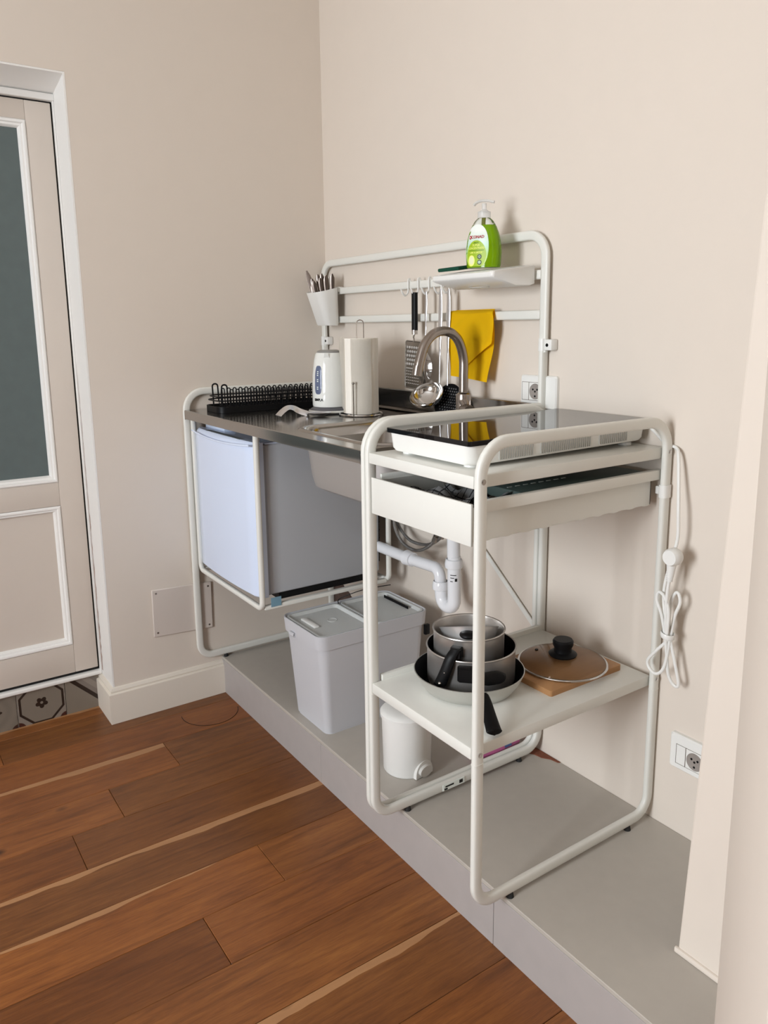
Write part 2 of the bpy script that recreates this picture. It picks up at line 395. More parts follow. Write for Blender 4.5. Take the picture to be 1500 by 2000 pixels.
# door leaf
door = structroot('door_1', (-.15, -1.23, .01))
dx = -.142
def leafbox(b, y0, y1, z0, z1, xa=-.175, xb=dx, bev=.002): return b.box(xa, xb, y0, y1, z0, z1, bev)
dy0, dy1, dz0, dz1 = -1.605, -.8585, .012, 1.821
my0, my1 = -1.53, -.932
build('stile', leafbox(B(), my1, dy1, dz0, dz1), M_door, door)
build('stile', leafbox(B(), dy0, my0, dz0, dz1), M_door, door)
build('rail', leafbox(B(), my0, my1, 1.765, dz1), M_door, door)
build('rail', leafbox(B(), my0, my1, .590, .668), M_door, door)
build('rail', leafbox(B(), my0, my1, dz0, .112), M_door, door)
def molding(za, zb, name='molding'):
    b = B()
    ya, yb = my0, my1
    prof = [(0, dx+.0005), (.004, dx+.004), (.009, dx+.003), (.012, dx-.003), (.017, dx-.004), (.022, dx-.012), (.023, dx-.02)]
    loops = []
    for d, x in prof:
        loops.append([Vector((x, ya+d, za+d)), Vector((x, yb-d, za+d)), Vector((x, yb-d, zb-d)), Vector((x, ya+d, zb-d))])
    b.loft(loops, False, False)
    return build(name, b, M_white, door, ang=25)
molding(.668, 1.765); molding(.112, .590)
build('pane', B().box(dx-.022, dx-.017, my0+.01, my1-.01, .675, 1.758), M_pane, door)
build('panel', B().box(dx-.030, dx-.016, my0+.005, my1-.005, .117, .585), M_door, door)
build('door_backing', B().box(-.199, -.176, oy0, oy1, -.01, 1.842), M_darkgap, door)
build('door_gap_shade', B().box(-.168, -.150, -.8583, -.8532, .006, 1.826).box(-.168, -.150, -1.61, -.8532, 1.8212, 1.826).box(-.168, -.150, -1.61, -.8532, .002, .0118), M_darkgap, door)  # black strips set into the gap around the leaf as its shade
build('lock_hardware', B().cyl((dx, -1.565, .9), (dx+.04, -1.565, .9), .01).box(dx+.03, dx+.045, -1.57, -1.47, .89, .91, .004), M_chrome, door)

# --- tiled step below the door
def tilemat(kind):
    m, nt, b = nodes('patterned_tile_'+kind); N = nt.nodes.new; L = nt.links.new
    tc = N('ShaderNodeTexCoord'); sp = N('ShaderNodeSeparateXYZ'); L(tc.outputs['Object'], sp.inputs[0])
    Yv, Zv = sp.outputs[1], sp.outputs[2]
    def ma(op, a, c=None):
        n = N('ShaderNodeMath'); n.operation = op
        for i, v in enumerate((a, c)):
            if v is None: continue
            if isinstance(v, (int, float)): n.inputs[i].default_value = v
            else: L(v, n.inputs[i])
        return n.outputs[0]
    aY, aZ = ma('ABSOLUTE', Yv), ma('ABSOLUTE', Zv)
    def band(v, lo, hi): return ma('MULTIPLY', ma('GREATER_THAN', v, lo), ma('LESS_THAN', v, hi))
    def over(prev, mask, col):
        mx = N('ShaderNodeMix'); mx.data_type = 'RGBA'
        if isinstance(prev, tuple): mx.inputs['A'].default_value = prev
        else: L(prev, mx.inputs['A'])
        L(mask, mx.inputs['Factor']); mx.inputs['B'].default_value = col; return mx.outputs['Result']
    base = srgb(128, 118, 106)
    dk = srgb(44, 32, 26); md = srgb(118, 108, 98)
    d = ma('MULTIPLY', ma('ADD', aY, aZ), .7071)
    rad = ma('SQRT', ma('ADD', ma('MULTIPLY', Yv, Yv), ma('MULTIPLY', Zv, Zv)))
    if kind == 'octagon':
        oc = ma('MAXIMUM', ma('MAXIMUM', aY, aZ), d)
        c = over(base, ma('GREATER_THAN', oc, .0665), srgb(136, 126, 116))
        c = over(c, band(oc, .0625, .0700), dk)
        # corner dark diamonds
        cr_ = ma('SQRT', ma('ADD', ma('POWER', ma('SUBTRACT', aY, .076), 2), ma('POWER', ma('SUBTRACT', aZ, .076), 2)))
        c = over(c, band(cr_, .010, .024), srgb(66, 34, 28))
        th = N('ShaderNodeMath'); th.operation = 'ARCTAN2'; L(Zv, th.inputs[0]); L(Yv, th.inputs[1])
        pet = ma('ADD', ma('MULTIPLY', ma('ABSOLUTE', ma('COSINE', ma('MULTIPLY', ma('ADD', th.outputs[0], .33), 2.5))), .0075), .0125)
        c = over(c, ma('LESS_THAN', rad, pet), dk); c = over(c, ma('LESS_THAN', rad, .0045), base)
    elif kind == 'bands':
        u = ma('ADD', Yv, Zv)
        c = over(base, band(u, -.012, .006), dk)
        c = over(c, band(u, .006, .026), srgb(126, 116, 108)); c = over(c, band(u, .026, .05), srgb(140, 130, 120))
        c = over(c, band(u, .05, .068), srgb(122, 112, 104)); c = over(c, ma('GREATER_THAN', u, .10), srgb(70, 58, 50))
    else:
        wv = N('ShaderNodeTexWave'); wv.wave_type = 'RINGS'; wv.inputs['Scale'].default_value = 9; wv.inputs['Distortion'].default_value = 2.5; L(tc.outputs['Object'], wv.inputs['Vector'])
        c = over(base, ma('MULTIPLY', wv.outputs['Fac'], .5), srgb(112, 104, 94))
        th = N('ShaderNodeMath'); th.operation = 'ARCTAN2'; L(Zv, th.inputs[0]); L(Yv, th.inputs[1])
        pet = ma('ADD', ma('MULTIPLY', ma('COSINE', ma('MULTIPLY', th.outputs[0], 6)), .012), .02)
        c = over(c, ma('LESS_THAN', rad, pet), dk)
        cr_ = ma('SQRT', ma('ADD', ma('POWER', ma('SUBTRACT', aY, .076), 2), ma('POWER', ma('SUBTRACT', aZ, .076), 2)))
        c = over(c, band(cr_, .0, .022), srgb(60, 36, 30))
    L(c, b.inputs['Base Color']); b.inputs['Roughness'].default_value = .35
    return m
TM = {k: tilemat(k) for k in ('octagon', 'bands', 'leaf')}
step = structroot('door_step')
build('step_core', B().box(-.2, -.151, oy0, oy1, FZ-.05, -.0135), M_plastic, step)
for yc, k in ((-.896, 'bands'), (-1.046, 'octagon'), (-1.197, 'leaf'), (-1.348, 'octagon'), (-1.498, 'bands')):
    hw = .0738; zt = -.014; zb = FZ-.004; yr = min(yc+hw, oy1-.002) - yc
    if yc == -.896: yr = .048
    b = B().box(-.152, -.1445, -hw, yr, zb+.066, zt+.066, .0006, 1)
    o = build('step_tile', b, TM[k], step); o.location = (0, yc, -.066)
build('step_tile', B().box(-.152, -.1445, -1.62, -1.5725, FZ-.004, -.014), TM['leaf'], step)
# --- baseboard with rounded top, wrapping round the reveal
bb = B()
t = .018
for k in range(1):
    prof = [(0, FZ), (t, FZ), (t, -.034), (t*.98, -.031), (t*.55, -.028), (t*.62, -.022), (t*.3, -.014), (0, -.012)]
    path = [((0, -.4672), (1, 0)), ((0, oy1-.004), (1, -1)), ((-.155, oy1-.004), (0, -1))]
    loops = []
    for (px, py), (nx, ny) in path: loops.append([Vector((px+nx*d, py+ny*d, z)) for d, z in prof])
    bb.loft(loops)
struct('baseboard_left', bb, mat('cream_baseboard_paint', srgb(228, 219, 206), .4), ang=30)
# --- pillar at the right: short return face, then a nearer splayed face
pb = B()
zz = [FZ-.1, 1.37, CZ]
def px_(z): return 1.757+(.043*z if z > 0 else 0)
pb.loft([[Vector((px_(z), -.301, z)), Vector((2.3, -.301, z)), Vector((2.3, 0, z)), Vector((px_(z), 0, z))] for z in (0, 1.37, 2.0, CZ)])
struct('wall_pillar', pb, M_wall, smooth=False, bevel=.004)
p2 = B()
p2.loft([[Vector((1.938, -.475, z)), Vector((2.22, -.893, z)), Vector((3.0, -.893, z)), Vector((3.0, 0, z)), Vector((1.99, -.25, z)), Vector((1.95, -.35, z))] for z in (FZ, 1., CZ)])
struct('wall_pier', p2, M_wall, smooth=False, bevel=.012)
struct('trim_4', B().box(1.752, 1.945, -.306, -.298, 0, .012, .003), M_wall)

# ================================================================== MINI KITCHEN FRAME
XL, XK, XT, XR = .0105, 1.0965, 1.1135, 1.470
YF, YB, HT = -.548, -.016, .948
TX, TY = .0075, .0118
def side(b, x, top=None, ybk=YB):
    """side loop of flat-oval tube in the plane x"""
    if top:
        pts = fillet([(x, ybk, HT), (x, YF, HT), (x, YF, .022), (x, ybk, .022), (x, ybk, top)], [0, .062, .045, .045, 0])
        b.tube(pts, TX, TY, nrm=(1, 0, 0), ex=3.2, seg=20)
    else:
        pts = fillet([(x, YF, HT), (x, YF, .022), (x, ybk, .022), (x, ybk, HT)], [.062, .045, .045, .062], closed=True)
        b.tube(pts, TX, TY, nrm=(1, 0, 0), ex=3.2, seg=20, closed=True)
    return b
kf = thing('mini_kitchen', 'white tubular steel mini kitchen stand with raised back rails, against the wall', 'kitchen unit', (.55, -.28, 0))
build('side_frame', side(B(), XL, 1.09), M_frame, kf); build('side_frame', side(B(), XK, 1.09), M_frame, kf)
ZT = 1.371
build('back_frame', B().tube(fillet([(XL, YB, 1.085), (XL, YB, ZT), (XK, YB, ZT), (XK, YB, 1.085)], .055), TX, TY, nrm=(0, 1, 0), ex=3.2, seg=20), M_frame, kf)
for n, z in (('upper', 1.274), ('lower', 1.177)):
    build('hanging_rail', B().box(XL+.006, XK-.006, YB-.012, YB+.000, z-.0115, z+.0115, .004, 3), M_frame, kf)
for x in (XL, XK):
    b = B().tube([(x, YB, 1.088), (x, YB, 1.119)], .0095, .013, nrm=(1, 0, 0), ex=3, seg=16)
    b.box(x+.009, x+.034, -.0245, -.001, 1.090, 1.117, .003)
    c = build('wall_clamp', b, M_plastic, kf); build('screw', B().cyl((x+.020, -.0235, 1.103), (x+.020, -.0255, 1.103), .0042), M_black, c)
    build('screw', B().cyl((x+TX-.001, YB, 1.177), (x+TX+.0015, YB, 1.177), .0045), M_chrome, kf, label='small chrome screw')
    for y in (-.455, -.09): build('foot', B().cyl((x, y, 0), (x, y, .013), .008, .006), M_rubber, kf)
# cross brace
b = B()
b.box(-.008, .008, -.0015, .0015, -.60, .60, mtx=Matrix.Translation((.80, -.008, .80)) @ Matrix.Rotation(-.607, 4, 'Y'))
for v in b.bm.verts: v.co.z = min(v.co.z, .85)
build('cross_brace', b, M_frame, kf)
# fridge cradle
CX = .509; CB = .345
def uloop(y):
    return B().tube(fillet([(CX, y, .858), (CX, y, CB), (.030, y, CB), (.030, y, .858)], .022), .0080, .0080, nrm=(0, 1, 0), ex=2.6, seg=14)
cr = build('fridge_cradle', uloop(-.535), M_frame, kf)
build('cradle_loop', uloop(-.088), M_frame, cr)
for x in (CX-.006, .036): build('cradle_rail', B().box(x-.010, x+.006, -.527, -.096, .339, .3515, .002), M_frame, cr)
build('tape', B().box(CX+.0005, CX+.0016, -.508, -.475, .346, .374), M_blue, cr, label='piece of pale blue tape')

# ================================================================== WORKTOP with sink
wt = thing('worktop', 'stainless steel worktop with inset sink bowl and raised back edge', 'worktop', (.55, -.28, .855))
WX0, WX1, WY0, WY1, WZ = XL+.008, XK-.008, -.558, -.030, .889
SX0, SX1, SY0, SY1 = .668, 1.055, -.480, -.175
b = B(); bm = b.bm
def ring(pts): 
    vs = [bm.verts.new(p) for p in pts]; return vs, [bm.edges.new((vs[i], vs[(i+1) % len(vs)])) for i in range(len(vs))]
n = 8
o_, oe = ring([Vector((WX0, WY0+.004, WZ)), Vector((WX1, WY0+.004, WZ)), Vector((WX1, WY1, WZ)), Vector((WX0, WY1, WZ))])
rim = rrect(SX0-.026, SX1+.020, SY0-.026, SY1+.03, WZ, .085, n)
i_, ie = ring(rim)
bmesh.ops.triangle_fill(bm, use_beauty=True, edges=oe+ie)
f = [Vector((WX0, WY0+.004, WZ)), Vector((WX0, WY0+.001, WZ-.001)), Vector((WX0, WY0, WZ-.004)), Vector((WX0, WY0, WZ-.029)), Vector((WX0, WY0+.006, WZ-.031)), Vector((WX0, WY1, WZ-.031))]
b.loft([f, [p+Vector((WX1-WX0, 0, 0)) for p in f]], False, False, closed=False)
b.loft([[Vector((x, WY0, WZ-.031)), Vector((x, WY1, WZ-.031)), Vector((x, WY1, WZ)), Vector((x, WY0+.004, WZ))] for x in (WX0, WX0+.001)])
b.loft([[Vector((x, WY0, WZ-.031)), Vector((x, WY1, WZ-.031)), Vector((x, WY1, WZ)), Vector((x, WY0+.004, WZ))] for x in (WX1-.001, WX1)])
wtop = build('top_sheet', b, M_sink, wt)
# bowl: raised rim bead then basin
b = B()
def RR(dx_, z, r): return rrect(SX0-dx_, SX1+dx_*.8, SY0-dx_, SY1+dx_*1.1, z, r, n)
inner = [rrect(SX0-.026, SX1+.020, SY0-.026, SY1+.03, WZ, .085, n), RR(.022, WZ+.0035, .082), RR(.016, WZ+.004, .080), RR(.010, WZ+.002, .076), RR(.004, WZ-.004, .072), RR(0, WZ-.014, .070),
         RR(-.006, WZ-.12, .068), RR(-.014, WZ-.148, .062), RR(-.036, WZ-.160, .045), RR(-.10, WZ-.163, .03)]
b.loft(inner, False, True)
build('sink_bowl', b, M_sink, wt)
b = B()
b.loft([RR(.006, WZ-.030, .072), RR(-.003, WZ-.12, .070), RR(-.011, WZ-.150, .064), RR(-.034, WZ-.163, .047), RR(-.10, WZ-.166, .03)], False, True)
build('bowl_underside', b, mat('sink_underside', (.55, .54, .53, 1), .45, .75), wt)
build('drain', B().lathe([(.0, WZ-.1615), (.030, WZ-.1615), (.038, WZ-.1600), (.040, WZ-.1625)], ((SX0+SX1)/2, -.325, 0)), M_chrome, wt)
b = B(); b.box(WX0, WX1, -.031, -.0285, WZ-.03, .956, .001, 1); b.box(WX0, WX1, -.0300, -.0285, .954, .957)
b.loft([[Vector((x, WY1-.012*math.cos(a), WZ+.012-.012*math.sin(a))) for a in [PI/2*k/5 for k in range(5, -1, -1)]] for x in (WX0, WX1)], False, False, closed=False)
build('backsplash', b, M_sink, wt)

# ================================================================== FAUCET
fx, fy = .895, -.105
fa = thing('faucet', 'brushed nickel gooseneck tap with side lever behind the sink', 'faucet', (fx, fy, WZ))
build('body', B().lathe([(.024, WZ), (.024, WZ+.004), (.0205, WZ+.008), (.0205, WZ+.078), (.019, WZ+.084), (.0135, WZ+.087), (0, WZ+.087)], (fx, fy, 0)), M_nickel, fa)
sp = smoothpath([(fx, fy, WZ+.09), (fx, fy, 1.02), (fx, fy-.001, 1.067), (fx, fy-.016, 1.110), (fx, -.145, 1.132), (fx, -.175, 1.139), (fx, -.207, 1.131), (fx, -.235, 1.105), (fx, -.250, 1.068), (fx, -.256, 1.045)], 6)
build('spout', B().tube(sp, .0125, seg=20), M_nickel, fa)
build('nozzle', B().cyl((fx, -.2555, 1.052), (fx, -.2605, 1.028), .0133, .0130), M_nickel, fa)
d = Vector((.86, -.36, -.05)).normalized(); p0 = Vector((fx, fy, .933))
h = build('lever', B().cyl(p0, p0+d*.058, .0175, .0175, 32), M_nickel, fa)
build('lever_rod', B().loft([[q_+Vector((0, 0, 1))*.0 + Vector((.0, 0, 0)) + (Vector((.5, .86, 0))*math.cos(a)+Vector((0, 0, 1))*math.sin(a))*w_ for a in [2*PI*k/12 for k in range(12)]] for q_, w_ in ((Vector((fx+.006, fy-.008, .962)), .014), (p0+d*.030+Vector((0, 0, .006)), .010), (p0+d*.052+Vector((0, 0, .002)), .008))]), M_nickel, h)

# ================================================================== REFRIGERATOR
fr = thing('refrigerator', 'small white under-counter fridge hung in the frame cradle', 'refrigerator', (.265, -.32, .378))
FX0, FX1, FY0, FY1, FZ0, FZ1 = .040, .496, -.503, -.115, .374, .826
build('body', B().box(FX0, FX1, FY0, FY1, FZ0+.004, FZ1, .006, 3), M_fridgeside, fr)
b = B()
def doorsec(z, sc=0.):
    pts = []
    W_ = FX1+.004-(FX0-.002)
    for k in range(17):
        u = k/16; x = FX0-.002+u*W_; bow = .010*(1-(2*u-1)**2); e = min(u, 1-u)*W_
        rr = .012*(1-math.sqrt(max(0, 1-(1-min(1, e/.012))**2)))
        pts.append(Vector((x, -.540-bow+rr+sc, z)))
    return pts + [Vector((FX1+.004, FY0-.006, z)), Vector((FX0-.002, FY0-.006, z))]
b.loft([doorsec(FZ0, .004), doorsec(FZ0+.004), doorsec(.8), doorsec(.815, .0005), doorsec(.826, .005), doorsec(.833, .012)])
dr = build('door', b, M_fridge, fr)
build('gasket', B().box(FX0, FX1, FY0-.0075, FY0+.002, FZ0+.005, .824), mat('gasket_grey', srgb(150, 152, 158), .6), fr)
build('handle_groove', B().box(.14, .40, -.536, -.520, .8325, .8338), mat('groove_grey', srgb(120, 126, 128), .5), dr, label='grey recessed grip groove on top of the door')
build('handle_lip', B().tube([Vector((x, -.5485-.008*(1-((x-.27)/.22)**2), .826-.010*(1-((x-.27)/.22)**2))) for x in [.05+.44*k/20 for k in range(21)]], .0012, .003, nrm=(0, 1, 0), seg=8), M_fridge, dr)
build('top_panel', B().box(FX0+.002, FX1-.002, FY0+.002, FY1-.03, .826, .830, .001, 1), M_fridge, fr)
build('hinge_cover', B().box(.045, .20, -.498, -.46, .829, .842, .002, 2), M_fridge, fr)
build('hinge', B().cyl((.475, -.515, .825), (.475, -.515, .840), .005).cyl((.455, -.500, .825), (.455, -.500, .838), .004), M_chrome, fr)
b = B().box(.07, .47, -.113, -.095, .40, .80, .003)
for k in range(14): b.box(.08, .46, -.095, -.089, .42+k*.027, .425+k*.027)
build('condenser_grille', b, M_black, fr, label='black condenser grille on the back')
for x in (.07, .465):
    for y in (-.515 if x > .2 else -.49, -.15): build('foot', B().cyl((x, y, .352), (x, y, .380), .009), M_black, fr)

build('under_fridge_shade', B().box(FX0+.01, FX1-.004, FY0+.03, FY1-.02, .358, .3775), M_black, fr, label='black box standing in for the shade under the fridge')  # added black box, paints the shadow in the gap below the fridge
# ================================================================== TROLLEY
tl = thing('kitchen_trolley', 'narrow white steel side trolley with drawer and lower shelf, right of the sink', 'trolley', (1.29, -.28, 0))
for x in (XT, XR): build('side_frame', side(B(), x), M_frame, tl)
def traydown(x0, x1, y0, y1, z1, h, t=.002, bev=.003):
    b = B(); b.box(x0, x1, y0, y1, z1-h, z1, bev, 2)
    return b
build('top_shelf', traydown(XT+TX+.0005, XR-TX-.0005, -.558, -.010, .889, .024), M_shelf, tl)
build('lower_shelf', traydown(XT+TX+.0005, XR-TX-.0005, -.558, -.020, .362, .025), M_shelf, tl)
build('side_lip', B().box(XT-.002, XT+.010, -.530, -.022, .356, .374, .0015), M_shelf, tl)
# drawer
dw = build('drawer', B().box(XT+.0115, XR-.018, -.5545, -.5485, .756, .8355, .0015, 2), M_shelf, tl)
DX0, DX1 = XT+.018, XR-.026
sb = B()
K = 60; top = []; bot = []
for k in range(K+1):
    y = -.548+(.548-.030)*k/K; top.append(Vector((DX1, y, .826))); bot.append(Vector((DX1, y, .7605+.0016*math.sin(k*1.05))))
sb.loft([top, bot], False, False, closed=False)
sb.loft([[p+Vector((-.002, 0, 0)) for p in top], [p+Vector((-.002, 0, 0)) for p in bot]], False, False, closed=False)
build('drawer_side', sb, M_shelf, dw)
build('drawer_side', B().box(DX0-.002, DX0, -.548, -.030, .762, .828), M_shelf, dw)
build('drawer_back', B().box(DX0, DX1, -.032, -.030, .762, .826), M_shelf, dw)
build('drawer_bottom', B().box(DX0, DX1-.0025, -.548, -.032, .760, .7625), M_shelf, dw)
build('drawer_slide', B().box(XR-.0225, XR-.0085, -.530, -.014, .8185, .8405, .002), M_frame, tl)
build('drawer_slide', B().box(XT+.0085, XT+.016, -.530, -.014, .8185, .8405, .002), M_frame, tl)
b = B().tube([(XR, YB, .780), (XR, YB, .808)], .0100, .0135, nrm=(1, 0, 0), ex=3, seg=16)
b.box(XR-.022, XR-.008, -.02, -.012, .785, .803, .002)
build('leg_sleeve', b, M_plastic, tl)
for x, y, z in ((XR, YF, .880), (XR, YB, .881), (XR, YF, .352), (XR, YB, .357)):
    s_ = build('screw', B().cyl((x+TX-.001, y, z), (x+TX+.0012, y, z), .0052).cyl((x+TX+.001, y, z), (x+TX+.002, y, z), .0033), M_chrome, tl, label='chrome hex screw')
for x in (XT, XR):
    for y in (YF, YB): build('leg_joint', B().tube([(x, y, .3300), (x, y, .3325)], TX+.0006, TY+.0006, nrm=(1, 0, 0), ex=3.2, seg=20), M_frame, tl)
for x in (XT, XR):
    for y in (-.455, -.085): build('foot', B().cyl((x, y, 0), (x, y, .013), .0085, .006), M_rubber, tl)
st = build('sticker', B().box(XT+TX-.0005, XT+TX+.0012, -.352, -.283, .014, .030), M_pale, tl, label='white sticker with black print')
b = B().box(XT+TX+.001, XT+TX+.0016, -.345, -.318, .022, .026).box(XT+TX+.001, XT+TX+.0016, -.348, -.338, .015, .020).box(XT+TX+.001, XT+TX+.0016, -.300, -.289, .018, .027)
build('sticker_print', b, M_ink, st)

# ================================================================== DRAWER CONTENTS
b = B(); nx, ny = 12, 14
gr = [[Vector((1.215+.19*i/nx, -.540+.125*j/ny, .814+.014*math.sin(i*.9)*math.cos(j*.7)+.012*math.sin(j*.5))) for i in range(nx+1)] for j in range(ny+1)]
b.loft(gr, False, False, closed=False); b.loft([[p-Vector((0, 0, .022)) for p in r] for r in gr], False, False, closed=False)
tag(build('tea_towel', b, M_check, org=(1.31, -.48, .79)), 'grey checked tea towel lying at the front of the trolley drawer', 'towel')
bw = B().lathe([(.03, .770), (.05, .785), (.064, .815), (.067, .836), (.063, .836), (.045, .79), (0, .779)], (1.195, -.335, 0))
tag(build('bowl', bw, mat('dark_grey_bowl', srgb(96, 92, 86), .4), org=(1.195, -.335, .763)), 'dark grey bowl in the left of the trolley drawer', 'bowl')
b = B(); b.box(1.290, 1.438, -.405, -.036, .812, .8345, .004)
ot = tag(build('baking_tray', b, M_teal, org=(1.33, -.19, .762)), 'dark teal baking tray in the back of the trolley drawer', 'tray')
b = B()
for k in range(8): b.box(1.375, 1.378, -.395+k*.022, -.383+k*.022, .8343, .835)
build('dash_marks', b, M_pale, ot)

# ================================================================== INDUCTION HOB
hb = thing('induction_hob', 'portable hob with black glass top and white ventilated body on the trolley', 'hob', (1.283, -.27, .889))
HX0, HX1, HY0, HY1 = 1.150, 1.418, -.530, -.014
tilt = Matrix.Translation((0, HY0, .889)) @ Matrix.Rotation(math.radians(.55), 4, 'X') @ Matrix.Translation((0, -HY0, -.889))
def tl_(b): bmesh.ops.transform(b.bm, matrix=tilt, verts=b.bm.verts); return b
build('body', tl_(B().loft([rrect(HX0+.014, HX1-.014, HY0+.014, HY1-.012, .8945, .02), rrect(HX0+.007, HX1-.007, HY0+.007, HY1-.007, .8965, .024), rrect(HX0+.0035, HX1-.0035, HY0+.0035, HY1-.0035, .903, .022),
    rrect(HX0+.002, HX1-.002, HY0+.002, HY1-.002, .934, .018)])), M_hob, hb)
build('glass_top', tl_(B().loft([rrect(HX0-.001, HX1+.001, HY0-.001, HY1+.001, .934, .006), rrect(HX0-.001, HX1+.001, HY0-.001, HY1+.001, .9425, .006), rrect(HX0, HX1, HY0, HY1, .9435, .005)])), M_glassblack, hb)
for x, y in ((HX0+.035, HY0+.035), (HX1-.035, HY0+.035), (HX1-.035, HY1-.035), (HX0+.035, HY1-.035)):
    build('foot', B().lathe([(.014, .889), (.015, .890), (.014, .896), (0, .896)], (x, y, 0), 24, cap0=True), M_hob, hb)
b = B()
for y0, y1 in ((-.454, -.357), (-.344, -.190), (-.1725, -.077)):
    n_ = int((y1-y0)/.0062)
    for k in range(n_):
        y = y0+k*.0062
        b.box(HX1-.0045, HX1-.0012, y, y+.0020, .9010, .9240)
tl_(b); o = build('vent_slats', b, mat('vent_shade', srgb(176, 174, 168), .5), hb, kind='stuff')
# power cord with plug
cp = smoothpath([(1.37, -.010, .925), (1.40, -.012, .940), (1.435, -.017, .922), (1.458, -.005, .896), (1.486, -.0065, .890), (1.503, -.022, .875), (1.5165, -.035, .8156), (1.5266, -.045, .7621), (1.529, -.045, .71), (1.522, -.045, .672),
    (1.512, -.047, .630), (1.5070, -.050, .590), (1.5075, -.050, .560), (1.516, -.052, .520), (1.523, -.050, .480), (1.500, -.055, .445), (1.4790, -.055, .415), (1.486, -.055, .396), (1.505, -.055, .392), (1.519, -.050, .415),
    (1.526, -.046, .480), (1.531, -.042, .53), (1.541, -.040, .565), (1.532, -.040, .585), (1.520, -.042, .560), (1.521, -.045, .500), (1.536, -.040, .430), (1.548, -.038, .380), (1.538, -.038, .372), (1.524, -.042, .395),
    (1.520, -.052, .47), (1.510, -.058, .53), (1.496, -.058, .560), (1.499, -.058, .580), (1.515, -.060, .575), (1.528, -.060, .545), (1.524, -.056, .49), (1.522, -.06, .52), (1.523, -.062, .58), (1.527, -.062, .622)], 6)
cord = build('power_cord', B().tube(cp, .0036, seg=10), M_plastic, hb, label='white power cord, bundled in a loop')
pm = Matrix.Translation((1.532, -.062, .668)) @ Matrix.Rotation(-.15, 4, 'Y') @ Matrix.Rotation(PI/2, 4, 'X')
b = B().lathe([(.0, -.012), (.017, -.012), (.019, -.008), (.019, .008), (.016, .014), (0, .014)], (0, 0, 0), 28, mtx=pm)
b.cyl((1.530, -.062, .655), (1.527, -.062, .615), .011, .0055)
for k in range(5): b.cyl((1.5285-.0004*k, -.062, .636-.005*k), (1.5283-.0004*k, -.062, .6335-.005*k), .0085-.0005*k)
build('plug', b, M_plastic, cord, label='round white mains plug')
build('cable_tie', B().tube([(1.522+.014*math.cos(a), -.050+.014*math.sin(a), .487-.003*math.cos(a)) for a in [2*PI*k/20 for k in range(20)]], .006, .0015, nrm=(0, 0, 1), closed=True, seg=8), M_plastic, cord)

# ================================================================== POTS on the lower shelf
SZ = .362
def handle_path(b, pts, wd, th): return b.tube(smoothpath(pts, 5), wd, th, nrm=None, seg=14, ex=3)
pc = Vector((1.262, -.392, 0))
pan = thing('frying_pan', 'wide aluminium frying pan with black non-stick inside under the stack of pots', 'pan', (pc.x, pc.y, SZ))
build('pan_body', B().lathe([(0, SZ+.0005), (.086, SZ+.0005), (.100, SZ+.006), (.113, SZ+.024), (.1215, SZ+.043), (.1225, SZ+.0455), (.1205, SZ+.046)], pc, 64), M_pan, pan)
build('pan_inside', B().lathe([(.1200, SZ+.0455), (.1105, SZ+.025), (.098, SZ+.008), (.084, SZ+.004), (0, SZ+.004)], pc, 64), M_nonstick, pan)
hd = Vector((.885, -.465, 0)).normalized()
hp = [pc+hd*.116+Vector((0, 0, SZ+.036)), pc+hd*.132+Vector((0, 0, SZ+.043)), pc+hd*.155+Vector((0, 0, SZ+.038)), pc+hd*.185+Vector((0, 0, SZ+.026)), pc+hd*.213+Vector((0, 0, SZ+.016)), pc+hd*.226+Vector((0, 0, SZ+.013))]
b = B(); sn = Vector((-hd.y, hd.x, 0))
pp = smoothpath(hp, 6); loops = []
for i, p in enumerate(pp):
    t = i/(len(pp)-1); wv = .0105+.006*t; 
    if t > .93: wv *= math.sqrt(max(.02, 1-((t-.93)/.07)**2))
    loops.append([p+sn*wv*math.cos(a)+Vector((0, 0, .006*math.sin(a))) for a in [2*PI*k/14 for k in range(14)]])
b.loft(loops); build('handle', b, M_black, pan, label='long black plastic handle')

def pot(cx, cy, zb, zt, r, name, label, M_in):
    c = (cx, cy, 0)
    t = thing(name, label, 'pot', (cx, cy, zb))
    build('pot_body', B().lathe([(0, zb), (r-.012, zb), (r-.004, zb+.004), (r-.001, zb+.014), (r-.001, zt-.006), (r+.002, zt-.001), (r+.0015, zt+.0005), (r-.0015, zt)], c, 64), M_pot, t)
    build('pot_inside', B().lathe([(r-.0015, zt), (r-.003, zt-.004), (r-.003, zb+.010), (r-.012, zb+.005), (0, zb+.005)], c, 64), M_in, t)
    return t
p2c = (1.250, -.376); z2b, z2t, r2_ = SZ+.005, .4555, .099
pt2 = pot(*p2c, z2b, z2t, r2_, 'saucepan', 'larger steel pot with black non-stick inside standing in the frying pan', M_nonstick)
def radial(cx, cy, ang): return Vector((math.cos(ang), math.sin(ang), 0)), Vector((-math.sin(ang), math.cos(ang), 0))
def bracket(parent, c, r, ang, z, w=.020, h=.034):
    u, v = radial(*c, ang); o = Vector((c[0], c[1], 0))
    b = B(); loops = []
    for d, ww, hh in ((r-.001, w, h*.5), (r+.010, w*.95, h*.5), (r+.016, w*.8, h*.42)):
        loops.append([o+u*d+v*(ww*cx)+Vector((0, 0, z+hh*cz)) for cx, cz in ((-1, -.8), (-.8, -1), (.8, -1), (1, -.8), (1, .8), (.8, 1), (-.8, 1), (-1, .8))])
    b.loft(loops); return build('handle_bracket', b, M_black, parent)
